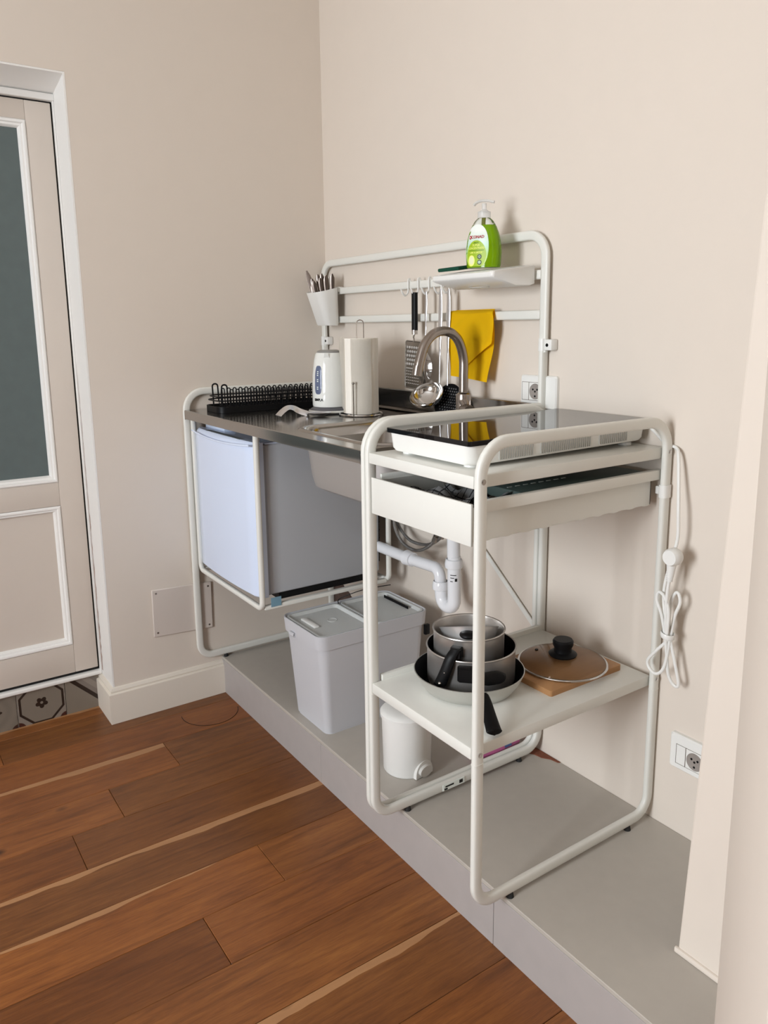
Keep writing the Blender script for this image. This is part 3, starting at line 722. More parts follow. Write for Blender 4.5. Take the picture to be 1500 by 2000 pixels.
# grip plate on the camera side of the big pot plus short grip
bracket(pt2, p2c, r2_, -.80, .430)
u, v = radial(*p2c, -.28); o = Vector((*p2c, 0))
b = B(); loops = []
for d, s_ in ((r2_+.000, .9), (r2_+.012, 1.), (r2_+.018, .85)):
    loops.append([o+u*d+v*(.030*s_*math.copysign(abs(math.cos(a))**.6, math.cos(a)))+Vector((0, 0, .421+.013*s_*math.copysign(abs(math.sin(a))**.7, math.sin(a)))) for a in [2*PI*k/20 for k in range(20)]])
b.loft(loops); build('side_grip', b, M_black, pt2, label='short oval black grip')
p1c = (1.245, -.379); z1b, z1t, r1_ = .418, .494, .0795
build('pot_stand_off', B().cyl((p1c[0], p1c[1], z2b+.006), (p1c[0], p1c[1], .4185), .055, .062), M_pot, pt2, label='steaming insert under the top pot') if False else None
pt1 = pot(*p1c, z2b+.0055, z1t, r1_, 'small_saucepan', 'smaller steel saucepan nested at the top of the pot stack', M_pot)
bracket(pt1, p1c, r1_, -1.02, .468, .013, .024)
u, v = radial(*p1c, -1.05); o = Vector((*p1c, 0))
b = B(); pp = smoothpath([o+u*(r1_+.012)+v*.004+Vector((0, 0, .478)), o+u*(r1_+.022)+v*-.004+Vector((0, 0, .462)), o+u*(r1_+.028)+v*-.012+Vector((0, 0, .435)), o+u*(r1_+.030)+v*-.022+Vector((0, 0, .408)), o+u*(r1_+.030)+v*-.027+Vector((0, 0, .396))], 6)
loops = []
for i, p in enumerate(pp):
    t = i/(len(pp)-1); wv = .0115+.003*t
    if t > .88: wv *= math.sqrt(max(.02, 1-((t-.88)/.12)**2))
    loops.append([p+v*wv*math.cos(a)+u*.006*math.sin(a) for a in [2*PI*k/14 for k in range(14)]])
b.loft(loops); hn = build('handle', b, M_black, pt1, label='black handle folded down over the pot side')
build('rivet', B().sphere(pp[-6]+u*.006, .0045, (1, 1, 1), 12).sphere(pp[-12]+u*.006, .002, (1, 1, 1), 8), M_chrome, hn)
# smallest pan leaning inside the top pot
tm = Matrix.Translation((p1c[0], p1c[1], .494)) @ Matrix.Rotation(math.radians(-23), 4, Vector((math.cos(yaw), math.sin(yaw), 0)))
mp = thing('milk_pan', 'smallest shallow steel pan with black knob, lying inside the top saucepan', 'pot', (p1c[0], p1c[1], .43))
build('pan_body', B().lathe([(0, -.046), (.040, -.046), (.052, -.040), (.064, -.003), (.0665, .0), (.064, .0), (.050, -.038), (.038, -.043), (0, -.043)], (0, 0, 0), 48, mtx=tm), M_uh0, mp)
u = Vector((math.sin(yaw), -math.cos(yaw), 0)); kp = Vector((p1c[0], p1c[1], .502))+u*.064-r2*.008
b = B().sphere(kp, .019, (1, 1, .45), 20); build('knob', b, M_black, mp, label='oval black handle knob')

# cutting board and glass lid
cb = B().loft([rrect(1.222, 1.405, -.282, -.050, SZ, .006), rrect(1.222, 1.405, -.282, -.050, SZ+.013, .006), rrect(1.224, 1.403, -.280, -.052, SZ+.014, .005)])
tag(build('cutting_board', cb, M_board, org=(1.31, -.166, SZ)), 'thin bamboo chopping board on the lower trolley shelf', 'cutting board')
lc = Vector((1.322, -.158, 0)); LZ = SZ+.0145
lid = thing('pan_lid', 'round glass pan lid with black knob resting on the wooden board', 'lid', (lc.x, lc.y, LZ))
prof = [(.100, LZ+.002), (.098, LZ+.008), (.085, LZ+.0125), (.06, LZ+.018), (.03, LZ+.022), (.0, LZ+.023)]
b = B().lathe(prof, lc, 64); b.lathe([(r, z-.003) for r, z in prof], lc, 64)
build('glass_dome', b, mat('lid_glass', (1, 1, 1, 1), .01, trans=1., ior=1.2), lid)
build('rim', B().tube([lc+Vector((.1005*math.cos(a), .1005*math.sin(a), LZ+.0035)) for a in [2*PI*k/64 for k in range(64)]], .0022, .0034, nrm=(0, 0, 1), closed=True, seg=8), M_chrome, lid)
build('knob', B().lathe([(0, LZ+.021), (.031, LZ+.021), (.033, LZ+.025), (.029, LZ+.028), (.021, LZ+.031), (.020, LZ+.040), (.0235, LZ+.047), (.024, LZ+.056), (.021, LZ+.060), (0, LZ+.060)], lc, 40), M_black, lid)
build('vent_hole', B().cyl(lc+Vector((-.062, -.022, LZ+.0165)), lc+Vector((-.062, -.022, LZ+.0190)), .004), M_black, lid)

# ================================================================== BINS on the platform
bn = thing('recycling_bin', 'large light grey lidded sorting bin standing on the tiled platform', 'bin', (.60, -.27, 0))
def BR(e, z, r=.028): return rrect(.515-e*.9, .700+e*.45, -.438-e*.75, -.118+e, z, r)
build('container', B().loft([BR(0, .0, .022), BR(.001, .004, .026), BR(.026, .262, .028), BR(.034, .264, .030), BR(.037, .300, .030), BR(.037, .305, .030), BR(.034, .306, .030), BR(.026, .300, .026), BR(.024, .255, .025), BR(.003, .006, .02)]), M_bin, bn)
X0, X1, Y0, Y1 = .483+.010, .7165-.009, -.4655+.009, -.081-.010
for name, ya, yb in (('lid_front', Y0, -.276), ('lid_back', -.270, Y1)):
    b = B().loft([rrect(X0, X1, ya, yb, .294, .020), rrect(X0, X1, ya, yb, .3045, .020), rrect(X0+.005, X1-.005, ya+.005, yb-.005, .3045, .017), rrect(X0+.012, X1-.012, ya+.012, yb-.012, .2965, .014)])
    l_ = build('lid', b, M_binlid, bn)
    if ya == Y0:
        build('lid_grip', B().box(X0+.045, X0+.130, ya+.028, ya+.046, .2960, .3025, .003), M_plastic, l_, label='white grip on the front lid')
        build('embossed_ring', B().tube([Vector((X0+.10+.014*math.cos(a), ya+.105+.014*math.sin(a), .2968)) for a in [2*PI*k/32 for k in range(32)]], .0008, closed=True, seg=6), M_binlid, l_)
    else:
        build('lid_hinge', B().box(X0+.03, X0+.16, yb-.0265, yb-.0245, .2965, .3050), M_black, l_)
build('latch', B().cyl((.545, -.4665, .268), (.572, -.4665, .268), .006, .006).box(.545, .572, -.472, -.466, .266, .276, .002), M_bin, bn)
build('side_clip', B().box(.700, .712, -.094, -.076, .225, .258, .003), M_black, bn, label='black clip at the back corner')
build('wire_handle', B().tube(smoothpath([(.492, -.27, .300), (.500, -.268, .318), (.54, -.22, .345), (.56, -.16, .352), (.55, -.11, .345)], 6), .0014, seg=8), M_black, bn)

pdc = Vector((.960, -.345, 0))
pd = thing('pedal_bin', 'small round white pedal bin under the trolley shelf', 'bin', (pdc.x, pdc.y, 0))
PB = .150
build('bucket', B().lathe([(0, .001), (.061, .001), (.063, .004), (.0665, PB), (.0, PB)], pdc, 48), M_plastic, pd)
build('lid', B().lathe([(.0665, PB), (.070, PB+.002), (.0705, PB+.012), (.066, PB+.017), (.060, PB+.021), (.040, PB+.024), (0, PB+.025)], pdc, 48), M_plastic, pd)
aa = math.radians(8); uu = Vector((math.cos(aa), math.sin(aa), 0)); vv = Vector((-math.sin(aa), math.cos(aa), 0))
b = B(); arch = [pdc+uu*.0655+vv*(.030*math.cos(a))+Vector((0, 0, .002+.042*math.sin(a)**.7)) for a in [PI*k/16 for k in range(17)]]
b.loft([[p-uu*.012 for p in arch], [p+uu*.0008*0 for p in arch]]); build('pedal_recess', b, M_plastic, pd)
b = B().loft([[pdc+uu*d+vv*(.022*math.cos(a))+Vector((0, 0, z+.014*math.sin(a))) for a in [2*PI*k/20 for k in range(20)]] for d, z in ((.058, .020), (.074, .019))])
build('pedal', b, M_plastic, pd)

pk = B(); K = 10
pk.loft([[Vector((1.045+.03*math.cos(a)*s_, y, .022+.021*math.sin(a)*s_)) for a in [2*PI*k/14 for k in range(14)]] for y, s_ in ((-.185, .2), (-.178, .85), (-.13, 1.), (-.08, 1.), (-.04, .85), (-.033, .2))])
pkg = tag(build('sponge_packet', pk, M_pink, org=(1.045, -.11, 0)), 'pink plastic wrapped packet lying behind the frame leg by the wall', 'packet')
build('packet_print', B().loft([[Vector((1.045+.0305*math.cos(a), y, .022+.0217*math.sin(a))) for a in [.1+1.2*k/8 for k in range(9)]] for y in (-.10, -.075)], False, False, closed=False), mat('blue_print', srgb(90, 110, 160), .4, var=.4, scale=150), pkg)

# ================================================================== PLUMBING
dp = thing('drain_pipe', 'white plastic sink waste pipe with u-bend running into the wall', 'pipe', (.88, -.12, .36))
ty = -.12; R = .0185
build('down_pipe', B().cyl((.872, ty, .724), (.876, ty, .52), R), M_pvc, dp)
ub = [Vector((.876, ty, .53)), Vector((.880, ty, .40))]
path = fillet([(.878, ty, .52), (.880, ty, .366), (.826, ty, .366), (.818, ty, .425)], [0, .027, .027, 0], 10)
build('u_bend', B().tube(path, R+.0005, seg=24, nrm=(0, 1, 0)), M_pvc, dp)
build('coupling', B().lathe([(.0205, .487), (.0245, .489), (.0255, .500), (.0235, .512), (.0205, .514)], (.877, ty, 0), 32), M_pvc, dp)
build('coupling', B().lathe([(.0205, .408), (.0240, .410), (.0245, .422), (.022, .432), (.0205, .434)], (.819, ty, 0), 32), M_pvc, dp)
path = fillet([(.818, ty, .425), (.812, ty, .468), (.680, ty, .462), (.50, ty, .462)], [0, .026, 0, 0], 10)
build('outlet_pipe', B().tube(path, R-.0015, seg=24, nrm=(0, 1, 0)), M_pvc, dp)
build('coupling', B().cyl((.652, ty, .4625), (.684, ty, .4630), .0235, .0215), M_pvc, dp)
b = B().box(.8925, .8990, ty-.012, ty+.012, .452, .470)
b = B()
for k, (z, wd) in enumerate(((.470, .9), (.462, .6), (.452, .4))):
    b.loft([[Vector((.879+.0192*math.cos(a), ty+.0192*math.sin(a), zz)) for a in [-1.3+wd*j/6 for j in range(7)]] for zz in (z, z+.0022)], False, False, closed=False)
b.loft([[Vector((.879+.0193*math.cos(a), ty+.0193*math.sin(a), zz)) for a in [-.6+.35*j/6 for j in range(7)]] for zz in (.453, .462)], False, False, closed=False)
build('pipe_print', b, M_ink, dp, label='small black printed mark on the pipe')
for k, (pts, lb) in enumerate((([(.50, -.05, .60), (.523, -.075, .535), (.572, -.08, .487), (.64, -.08, .475), (.70, -.08, .497), (.742, -.08, .535), (.80, -.09, .62), (.88, -.105, .70), (.893, -.105, .86)], 'braided steel supply hose, the lower of the two under the sink'),
                              ([(.49, -.045, .54), (.53, -.055, .515), (.59, -.06, .492), (.66, -.06, .494), (.72, -.07, .515), (.775, -.08, .553), (.84, -.10, .63), (.905, -.110, .72), (.907, -.105, .86)], 'braided steel supply hose, the upper of the two under the sink'))):
    h_ = tag(build('supply_hose', B().tube(smoothpath(pts, 8), .0052, seg=10), M_steelhose, org=pts[3]), lb, 'hose', 'supply hoses under the sink')
    q = Vector(pts[5]); q2 = Vector(pts[6]); dd = (q2-q).normalized()
    build('hose_fitting', B().cyl(q-dd*.012, q+dd*.012, .0095, .0095, 6).cyl(q+dd*.012, q+dd*.03, .007), M_nickel, h_)

# ================================================================== ON THE WALL
def socket(x0, x1, z0, z1, cx, cz, label, cat='wall socket'):
    t = thing('wall_socket', label, cat, ((x0+x1)/2, 0, (z0+z1)/2))
    b = B()
    def P(l): return [Vector((p.x, l, p.y)) for p in rrect(x0, x1, z0, z1, 0, .006)]
    def Q(i, l): return [Vector((p.x, l, p.y)) for p in rrect(x0+i, x1-i, z0+i, z1-i, 0, .005)]
    b.loft([P(-.0003), P(-.008), Q(.003, -.0115)])
    build('cover_plate', b, M_plastic, t)
    mw = .0235
    m_ = build('socket_module', B().box(cx-mw+.001, cx+mw-.001, -.0125, -.011, cz-.0225, cz+.0225, .0006, 1), M_plastic, t)
    build('blank_module', B().box(cx-mw*2.0, cx-mw-.0008, -.0123, -.011, cz-.0225, cz+.0225, .0006, 1), M_plastic, t)
    build('module_gap', B().box(cx-mw*2.05, cx+mw, -.01175, -.0113, cz-.0235, cz+.0235), M_grout, t)
    R_ = Matrix.Translation((cx, -.0128, cz)) @ Matrix.Rotation(PI/2, 4, 'X')
    build('socket_well', B().lathe([(.0204, -.0006), (.0200, .0006), (.0192, .0002)], (0, 0, 0), 32, mtx=R_, cap1=True), mat('well_grey', srgb(150, 142, 136), .4), m_)
    b = B()
    for dx_, dz_ in ((-.0075, .005), (.0075, .005), (0, -.012), (0, 0)): b.cyl((cx+dx_, -.0122, cz+dz_), (cx+dx_, -.0136, cz+dz_), .0026, .0026, 12)
    build('contact_holes', b, M_black, m_)
    return t
socket(1.014, 1.139, .942, 1.026, 1.068, .985, 'white wall socket behind the tap at worktop height')
socket(1.518, 1.64, .163, .246, 1.583, .200, 'white wall socket low on the wall right of the trolley')
cv = thing('wall_cover_plate', 'square painted cover plate with four screws on the wall below the fridge', 'cover plate', (0, -.598, .21))
b = B()
yz = [(-.703, .2955), (-.493, .2855), (-.495, .117), (-.7045, .129)]
b.loft([[Vector((x, y*1.0, z)) for y, z in yz] for x in (.0003, .0065)])
build('plate', b, mat('painted_cover', srgb(214, 203, 194), .5), cv, bevel=.004)
for y, z in yz:
    yy = y+(.014 if y < -.6 else -.014); z2 = z+(-.014 if z > .2 else .014)
    build('screw', B().cyl((.006, yy, z2), (.0075, yy, z2), .0032, .0032, 12), M_steel, cv)
# broken opening in the wall below the fridge
b = B()
pts = []
for k in range(18):
    a = 2*PI*k/18; pts.append(((.07+.075*math.cos(a)*random.uniform(.8, 1.2)), .147+.048*math.sin(a)*random.uniform(.75, 1.25)))
b.loft([[Vector((max(x, .002), -.0012, z)) for x, z in pts], [Vector((max(x, .002)*.98+.001, -.004, z)) for x, z in pts]])
struct('trim_5', b, M_rock)

# ================================================================== RAIL THINGS
# cutlery caddy
cd_ = thing('cutlery_caddy', 'tapered white plastic caddy hanging at the left end of the rails', 'caddy', (.10, -.07, 1.157))
def CR(x0, x1, y0, z, r=.014, zb=None):
    l = rrect(x0, x1, y0, -.032, z, r)
    if zb is not None:
        for p in l: p.z = z+(zb-z)*(p.y-y0)/(-.032-y0)
    return l
b = B().loft([CR(.068, .146, -.082, 1.157, .016), CR(.066, .148, -.086, 1.161, .020), CR(.046, .156, -.118, 1.268, .030, 1.287), CR(.048, .154, -.116, 1.268, .029, 1.287), CR(.069, .145, -.084, 1.163, .012)])
build('cup', b, M_plastic, cd_); build('hook_tab', B().box(.06, .14, -.033, -.012, 1.27, 1.288, .003), M_plastic, cd_)
def knife(p0, p1, wd=.009):
    p0, p1 = Vector(p0), Vector(p1); t = (p1-p0).normalized(); s_ = (t.cross(Vector((-.82, .57, 0)))).normalized(); n_ = t.cross(s_)
    L_ = (p1-p0).length; b = B(); loops = []
    for k in range(11):
        q = k/10; w_ = wd*(1 if q < .75 else math.sqrt(max(.01, 1-((q-.75)/.26)**2)))
        if q < .35: w_ = wd*.6
        c = p0+t*L_*q; loops.append([c+s_*w_, c+n_*.0010, c-s_*w_, c-n_*.0010])
    b.loft(loops); return b
def handleend(p0, p1, wd=.007):
    p0, p1 = Vector(p0), Vector(p1); t = (p1-p0).normalized(); s_ = t.cross(Vector((-.82, .57, 0))).normalized(); n_ = t.cross(s_)
    L_ = (p1-p0).length; b = B(); loops = []
    for k in range(13):
        q = k/12; w_ = wd*(.4+.6*q) if q < .85 else wd*math.sqrt(max(.02, 1-((q-.85)/.16)**2)); c = p0+t*L_*q
        loops.append([c+s_*w_*math.cos(a)+n_*.0016*math.sin(a) for a in [2*PI*j/10 for j in range(10)]])
    b.loft(loops); return b
def spoonhead(b, p, t, w=.017, l=.045):
    """spoon bowl on top"""
    t = Vector(t).normalized(); s_ = t.cross(Vector((-.82, .57, 0))).normalized(); n_ = t.cross(s_); loops = []
    for k in range(9):
        q = k/8; ww = w*math.sin(PI*min(.98, max(.04, q)))**.6; c = Vector(p)+t*l*q
        loops.append([c+s_*ww*f-n_*(.006*(1-f*f)) for f in (-1, -.6, -.2, .2, .6, 1)])
    b.loft(loops, False, False, closed=False); return b
M_cut = mat('cutlery_steel', (.20, .165, .145, 1), .28, 1.)
k_ = tag(build('table_knife', knife((.098, -.070, 1.166), (.040, -.100, 1.345), .010), M_cut, org=(.098, -.070, 1.166)), 'table knife leaning out furthest left from the white caddy', 'knife')
cut = [((.085, -.072, 1.170), (.066, -.096, 1.300), 'spoon', 'steel spoon handle in the white caddy, directly right of the leaning knife'),
       ((.095, -.075, 1.168), (.079, -.102, 1.316), 'fork', 'slim dark fork handle just right of the spoon in the white caddy'),
       ((.100, -.060, 1.168), (.090, -.085, 1.330), 'fork', 'tall fork handle left of centre in the white caddy, behind the others'),
       ((.100, -.078, 1.168), (.098, -.106, 1.308), 'fork', 'short fork handle nearest the viewer at the middle of the white caddy'),
       ((.11, -.060, 1.168), (.108, -.080, 1.332), 'fork', 'tallest fork handle at the centre of the white caddy'),
       ((.118, -.070, 1.168), (.122, -.094, 1.316), 'fork', 'fork handle right of centre in the white caddy, in front'),
       ((.12, -.055, 1.168), (.124, -.072, 1.326), 'fork', 'fork handle right of centre in the white caddy, at the back'),
       ((.128, -.065, 1.168), (.138, -.082, 1.322), 'fork', 'fork handle second from the right in the white caddy'),
       ((.130, -.052, 1.168), (.146, -.060, 1.330), 'fork', 'rightmost fork handle in the white caddy, next to the rail end')]
for p, q, kd, lb3 in cut:
    b = handleend(p, q, .0095)
    tag(build('table_fork' if kd == 'fork' else 'table_spoon', b, M_cut, org=p), lb3, kd, 'cutlery standing in the white caddy')
# shelf
sh = thing('rail_shelf', 'white plastic shelf hooked on the upper rail under the soap bottle', 'shelf', (.96, -.10, 1.25))
prof = [(-.176, 1.268), (-.174, 1.264), (-.10, 1.2455), (-.05, 1.247), (-.033, 1.252), (-.033, 1.296), (-.045, 1.2965), (-.172, 1.2795), (-.176, 1.277)]
def sec(x, s_=1.):
    c = Vector((x, -.10, 1.272)); return [c+(Vector((x, y, z))-c)*s_ for y, z in prof]
b = B().loft([sec(.846, .93), sec(.850, .98), sec(.858), sec(1.068), sec(1.077, .985), sec(1.081, .93)])
build('tray', b, M_plastic, sh, ang=50)
build('shelf_mat', B().loft([[Vector((x, -.166, 1.2808)), Vector((x, -.05, 1.2962)), Vector((x, -.05, 1.2968)), Vector((x, -.166, 1.2814))] for x in (.862, 1.066)]), M_plastic, sh)
build('under_logo', B().lathe([(.020, 0), (.024, -.0015), (.020, -.002)], (.96, -.112, 1.2475), 24, sx=1.6, sy=.6), M_plastic, sh)
build('rail_hook', B().box(.87, 1.06, -.034, -.0285, 1.26, 1.292, .002), M_plastic, sh)
def zsh(y): return 1.2813+(y+.166)*.1328
tag(build('scouring_sponge', B().box(-.035, .035, -.045, .045, 0, .009, .003, mtx=Matrix.Translation((.885, -.115, zsh(-.115)+.0065)) @ Matrix.Rotation(.13, 4, 'X') @ Matrix.Rotation(.2, 4, 'Z')), M_sponge, org=(.885, -.115, zsh(-.115))), 'flat dark green scouring pad on the rail shelf', 'sponge')

# ---- soap bottle
bo = Vector((.977, -.112, zsh(-.112)+.0052)); bang = math.radians(-66)     # label faces this way
bt = thing('soap_bottle', 'lime green washing-up liquid bottle with clear pump on the rail shelf', 'bottle', bo)
bu = Vector((math.cos(bang), math.sin(bang), 0)); bv = Vector((-bu.y, bu.x, 0))     # bu: label normal, bv: to the right
A_, D_ = .0465, .0275
profb = [(.90, 0), (.95, .004), (.975, .02), (1., .035), (.985, .049), (.93, .066), (.83, .083), (.70, .098), (.54, .1105), (.42, .1165), (.34, .119)]
def bsec(s_, z, k=1.):
    return [bo+bv*(A_*s_*k*math.copysign(abs(math.cos(a))**.9, math.cos(a)))+bu*(D_*min(1, s_*1.05+.05)*k*math.copysign(abs(math.sin(a))**.9, math.sin(a)))+Vector((0, 0, z)) for a in [2*PI*j/40 for j in range(40)]]
def interp(z):
    for (s0, z0), (s1, z1) in zip(profb, profb[1:]):
        if z <= z1: return s0+(s1-s0)*(z-z0)/(z1-z0)
    return profb[-1][0]
zl = .1015
lq = [(s_, z) for s_, z in profb if z < zl]+[(interp(zl), zl)]
build('liquid', B().loft([bsec(s_, z) for s_, z in lq]), M_liquid, bt, label='bright green liquid')
uq = [(interp(zl), zl+.0003)]+[(s_, z) for s_, z in profb if z > zl]
build('shoulder', B().loft([bsec(s_, z) for s_, z in uq], False, False), M_clear, bt, label='clear empty bottle shoulder')
build('dip_tube', B().cyl(bo+Vector((0, 0, .1015)), bo+Vector((0, 0, .1190)), .0045), mat('olive_tube', srgb(150, 150, 60), .4), bt)
b = B().lathe([(.0, .1190), (.0155, .1190), (.0165, .1210), (.0160, .1340), (.0110, .1355), (.0085, .1380), (.0060, .1400), (.0058, .1540), (.0, .1540)], bo, 28)
pu = build('pump', b, M_clearpl, bt)
hdv = (bv*.96-bu*.2).normalized()
b = B().tube(smoothpath([bo+hdv*-.026+Vector((0, 0, .1510)), bo+hdv*-.021+Vector((0, 0, .1560)), bo+hdv*-.010+Vector((0, 0, .1600)), bo+Vector((0, 0, .1605)), bo+hdv*.012+Vector((0, 0, .1595)), bo+hdv*.025+Vector((0, 0, .1560))], 5), .0035, .006, nrm=(0, 0, 1), seg=12)
build('pump_head', b, M_clearpl, pu)
# label surface following the bottle, with print
def lab(u, z, off=.0006):
    """u: metres across from label centre, z height above base -> world point on the bottle front"""
    s_ = interp(z); a = A_*s_; dd = D_*min(1, s_*1.05+.05)
    x = max(-.985*a, min(.985*a, u)); y = dd*(max(0, 1-(abs(x)/a)**(2/.9)))**(.45)
    return bo+bv*x+bu*(y+off)+Vector((0, 0, z))
def blob(cu, cz, ru, rz, off, m, name='label_print', parent=None, n_=28, pw=1., label=None):
    b = B(); loops = []
    for q in (1., .75, .5, .25, .02): loops.append([lab(cu+ru*q*math.copysign(abs(math.cos(a))**pw, math.cos(a)), max(.003, cz+rz*q*math.copysign(abs(math.sin(a))**pw, math.sin(a))), off) for a in [2*PI*k/n_ for k in range(n_)]])
    b.loft(loops, False, True); return build(name, b, m, parent, label=label)
lm, nt, pbn = nodes('bottle_label'); tc = nt.nodes.new('ShaderNodeTexCoord'); sx_ = nt.nodes.new('ShaderNodeSeparateXYZ'); nt.links.new(tc.outputs['Object'], sx_.inputs[0])
rp = nt.nodes.new('ShaderNodeValToRGB'); mr = nt.nodes.new('ShaderNodeMapRange'); mr.inputs['From Max'].default_value = .11
nt.links.new(sx_.outputs[2], mr.inputs['Value']); nt.links.new(mr.outputs[0], rp.inputs[0]); nt.links.new(rp.outputs[0], pbn.inputs['Base Color']); pbn.inputs['Roughness'].default_value = .35
e = rp.color_ramp.elements; e[0].position = .05; e[0].color = srgb(178, 200, 30); e[1].position = .8; e[1].color = srgb(240, 245, 240)
q = e.new(.30); q.color = srgb(170, 214, 120); q = e.new(.5); q.color = srgb(196, 228, 212)
LU = -.009
lb_ = blob(LU, .049, .0335, .0545, .0006, lm, 'label', bt, 40, .92, label='teardrop paper label, pale above and lime below')
lv = blob(LU+.001, .031, .0265, .034, .0009, mat('lime_print', srgb(160, 190, 30), .4), parent=lb_, n_=36)
build('brand_lettering', text_bm('CONAD', .0096, lambda u_, v_, w_: lab(LU+.0045+u_, .0725+v_, .0012+w_), .0002, .0002), M_red, lb_)
blob(LU-.0165, .0725, .0036, .0048, .0012, M_red, 'brand_emblem', lb_, 10)
blob(LU-.0165, .0725, .0014, .0020, .0016, M_pale, 'brand_emblem', lb_, 8)
for s_, sz, zz_, mm_ in (('PIATTI', .0045, .0590, M_dgreen), ('SUPER', .0075, .0530, M_yel), ('CONCENTRATO', .0060, .0460, M_yel), ('LIME & LIMONE', .0050, .0355, M_yel)):
    build('label_lettering', text_bm(s_, sz, lambda u_, v_, w_: lab(LU+.001+u_, zz_+v_, .0013+w_), .0002, .00012), mm_, lb_)
b = B().loft([[lab(LU+.001+.021*f, z, .0013) for f in [-1+k/6 for k in range(13)]] for z in (.0400, .0414)], False, False, closed=False)
build('label_line', b, M_dgreen, lb_)
blob(LU-.012, .0165, .0098, .0135, .0012, M_yel, parent=lb_); blob(LU-.0115, .0170, .0068, .0100, .0015, mat('lime_slice', srgb(232, 234, 190), .4), parent=lb_)
for zc in (.0255, .0120):
    bd = blob(LU+.0105, zc, .0063, .0062, .0012, M_dark, 'badge', lb_, 8); blob(LU+.0105, zc+.0002, .0044, .0040, .0015, mat('badge_grey', srgb(176, 200, 176), .5), 'badge', lb_, 8)
build('badge_lettering', text_bm('2X', .0062, lambda u_, v_, w_: lab(LU+.0105+u_, .0256+v_, .0018+w_), .0001, .0001), M_dark, lb_)

# ---- hooks and utensils
hk_pts = lambda x: smoothpath([(x, -.024, 1.262), (x, -.0255, 1.289), (x, -.029, 1.2905), (x, -.0325, 1.287), (x, -.0325, 1.258), (x, -.037, 1.247), (x, -.045, 1.2435), (x, -.053, 1.249), (x-.002, -.058, 1.262)], 5)
hk_x = (.548, .598, .650, .708, .744)
hl = ('empty white hook, leftmost on the upper rail', 'white hook holding the grater', 'white hook holding the steel spoon', 'white hook holding the ladle', 'white hook holding the slotted skimmer')
h0 = None
for x, lb2 in zip(hk_x, hl):
    if h0 is None: h0 = build('rail_hook', B().tube(hk_pts(x), .0022, .0030, nrm=(1, 0, 0), seg=8), M_plastic, org=(x, -.03, 1.262)); o = h0
    else:
        o = h0.copy(); COL.objects.link(o); o.location = (x, -.03, 1.262)
    tag(o, lb2, 'hook', 'white hooks on the upper rail')
gx, gy = .598, -.046
g = thing('grater', 'flat steel hand grater with black handle hanging from the rail', 'grater', (gx, gy, .966))
build('handle', B().tube([(gx, gy, 1.250), (gx, gy, 1.246), (gx, gy, 1.20), (gx, gy, 1.145), (gx, gy, 1.140)], .0105, .0085, nrm=(1, 0, 0), seg=16), M_black, g, label='black plastic handle')
build('ferrule', B().cyl((gx, gy, 1.141), (gx, gy, 1.128), .0095, .0090), M_chrome, g)
build('neck', B().tube(smoothpath([(gx, gy, 1.129), (gx-.006, gy, 1.120), (gx-.003, gy, 1.112), (gx-.006, gy, 1.106)], 4), .0025, seg=8), M_chrome, g)
gm = Matrix.Translation((gx-.008, gy, 1.037)) @ Matrix.Rotation(.05, 4, 'Y')
b = B().box(-.0395, .0395, -.0008, .0008, -.069, .069, mtx=gm); gp = build('grating_plate', b, M_steel, g)
fr_ = [gm @ Vector((x, 0, z)) for x, z in [(p.x, p.y) for p in rrect(-.0405, .0405, -.071, .071, 0, .008)]]
build('wire_rim', B().tube(fr_, .0022, closed=True, seg=8, nrm=(0, 1, 0)), M_chrome, g)
b = B()
for r_ in range(5):
    for c in range(6): b.sphere(gm @ Vector((-.029+.0112*c+(.003 if r_ % 2 else 0), -.0015, .052-.0125*r_)), .0036, (1, .7, 1.25), 8)
for r_ in range(5):
    for c in range(7): b.sphere(gm @ Vector((-.030+.0095*c, -.0012, -.020-.009*r_)), .0028, (1.1, .6, .55), 8)
b.box(-.030, .030, -.004, 0, -.012, -.009, mtx=gm)
build('grating_teeth', b, M_uh0, gp, kind='stuff')
def utensil(name, label, cat, x, ztop, zneck, y0=-.046, y1=-.050, w0=.0085, w1=.0030, m=M_chrome):
    t = thing(name, label, cat, (x, y0, zneck)); b = B(); loops = []
    for k in range(15):
        q = k/14; z = ztop+(zneck-ztop)*q
        ww = w0*(.75+.25*math.sin(PI*min(1, q*2.2))) if q < .45 else w0*.72+(w1-w0*.72)*min(1, (q-.45)/.35)
        if q < .02: ww *= .6
        loops.append([Vector((x+ww*math.cos(a), y0+(y1-y0)*q+.0022*math.sin(a), z)) for a in [2*PI*j/12 for j in range(12)]])
    b.loft(loops); build('handle', b, m, t)
    return t
us = utensil('serving_spoon', 'large steel serving spoon hanging between grater and ladle', 'spoon', .655, 1.252, 1.075, m=M_uh, w0=.006)
b = B(); loops = []
for k in range(13):
    q = k/12; ww = .037*math.sin(PI*min(.985, max(.03, q)))**.55; z = 1.082-.100*q
    loops.append([Vector((.655+ww*f, -.050-.0+.015*(f*f-1)*1.0*math.sin(PI*q)-.004, z)) for f in [-1+j/4 for j in range(9)]])
b.loft(loops, False, False, closed=False); bm_ = b; bmesh.ops.solidify(bm_.bm, geom=bm_.bm.faces[:], thickness=.0012); build('bowl', b, M_chrome, us)
ul = utensil('ladle', 'steel soup ladle hanging in front of the yellow cloth side', 'ladle', .722, 1.255, .985, m=M_uh)
lm_ = Matrix.Translation((.728, -.102, .962)) @ Matrix.Rotation(math.radians(34), 4, 'X') @ Matrix.Rotation(math.radians(14), 4, 'Y')
pr = [(.050*math.sin(a), -.034*math.cos(a)) for a in [PI/2*k/8 for k in range(9)]]
b = B().lathe(pr+[(r-.001 if r > .001 else 0, z+.0012) for r, z in reversed(pr)], (0, 0, 0), 40, mtx=lm_)
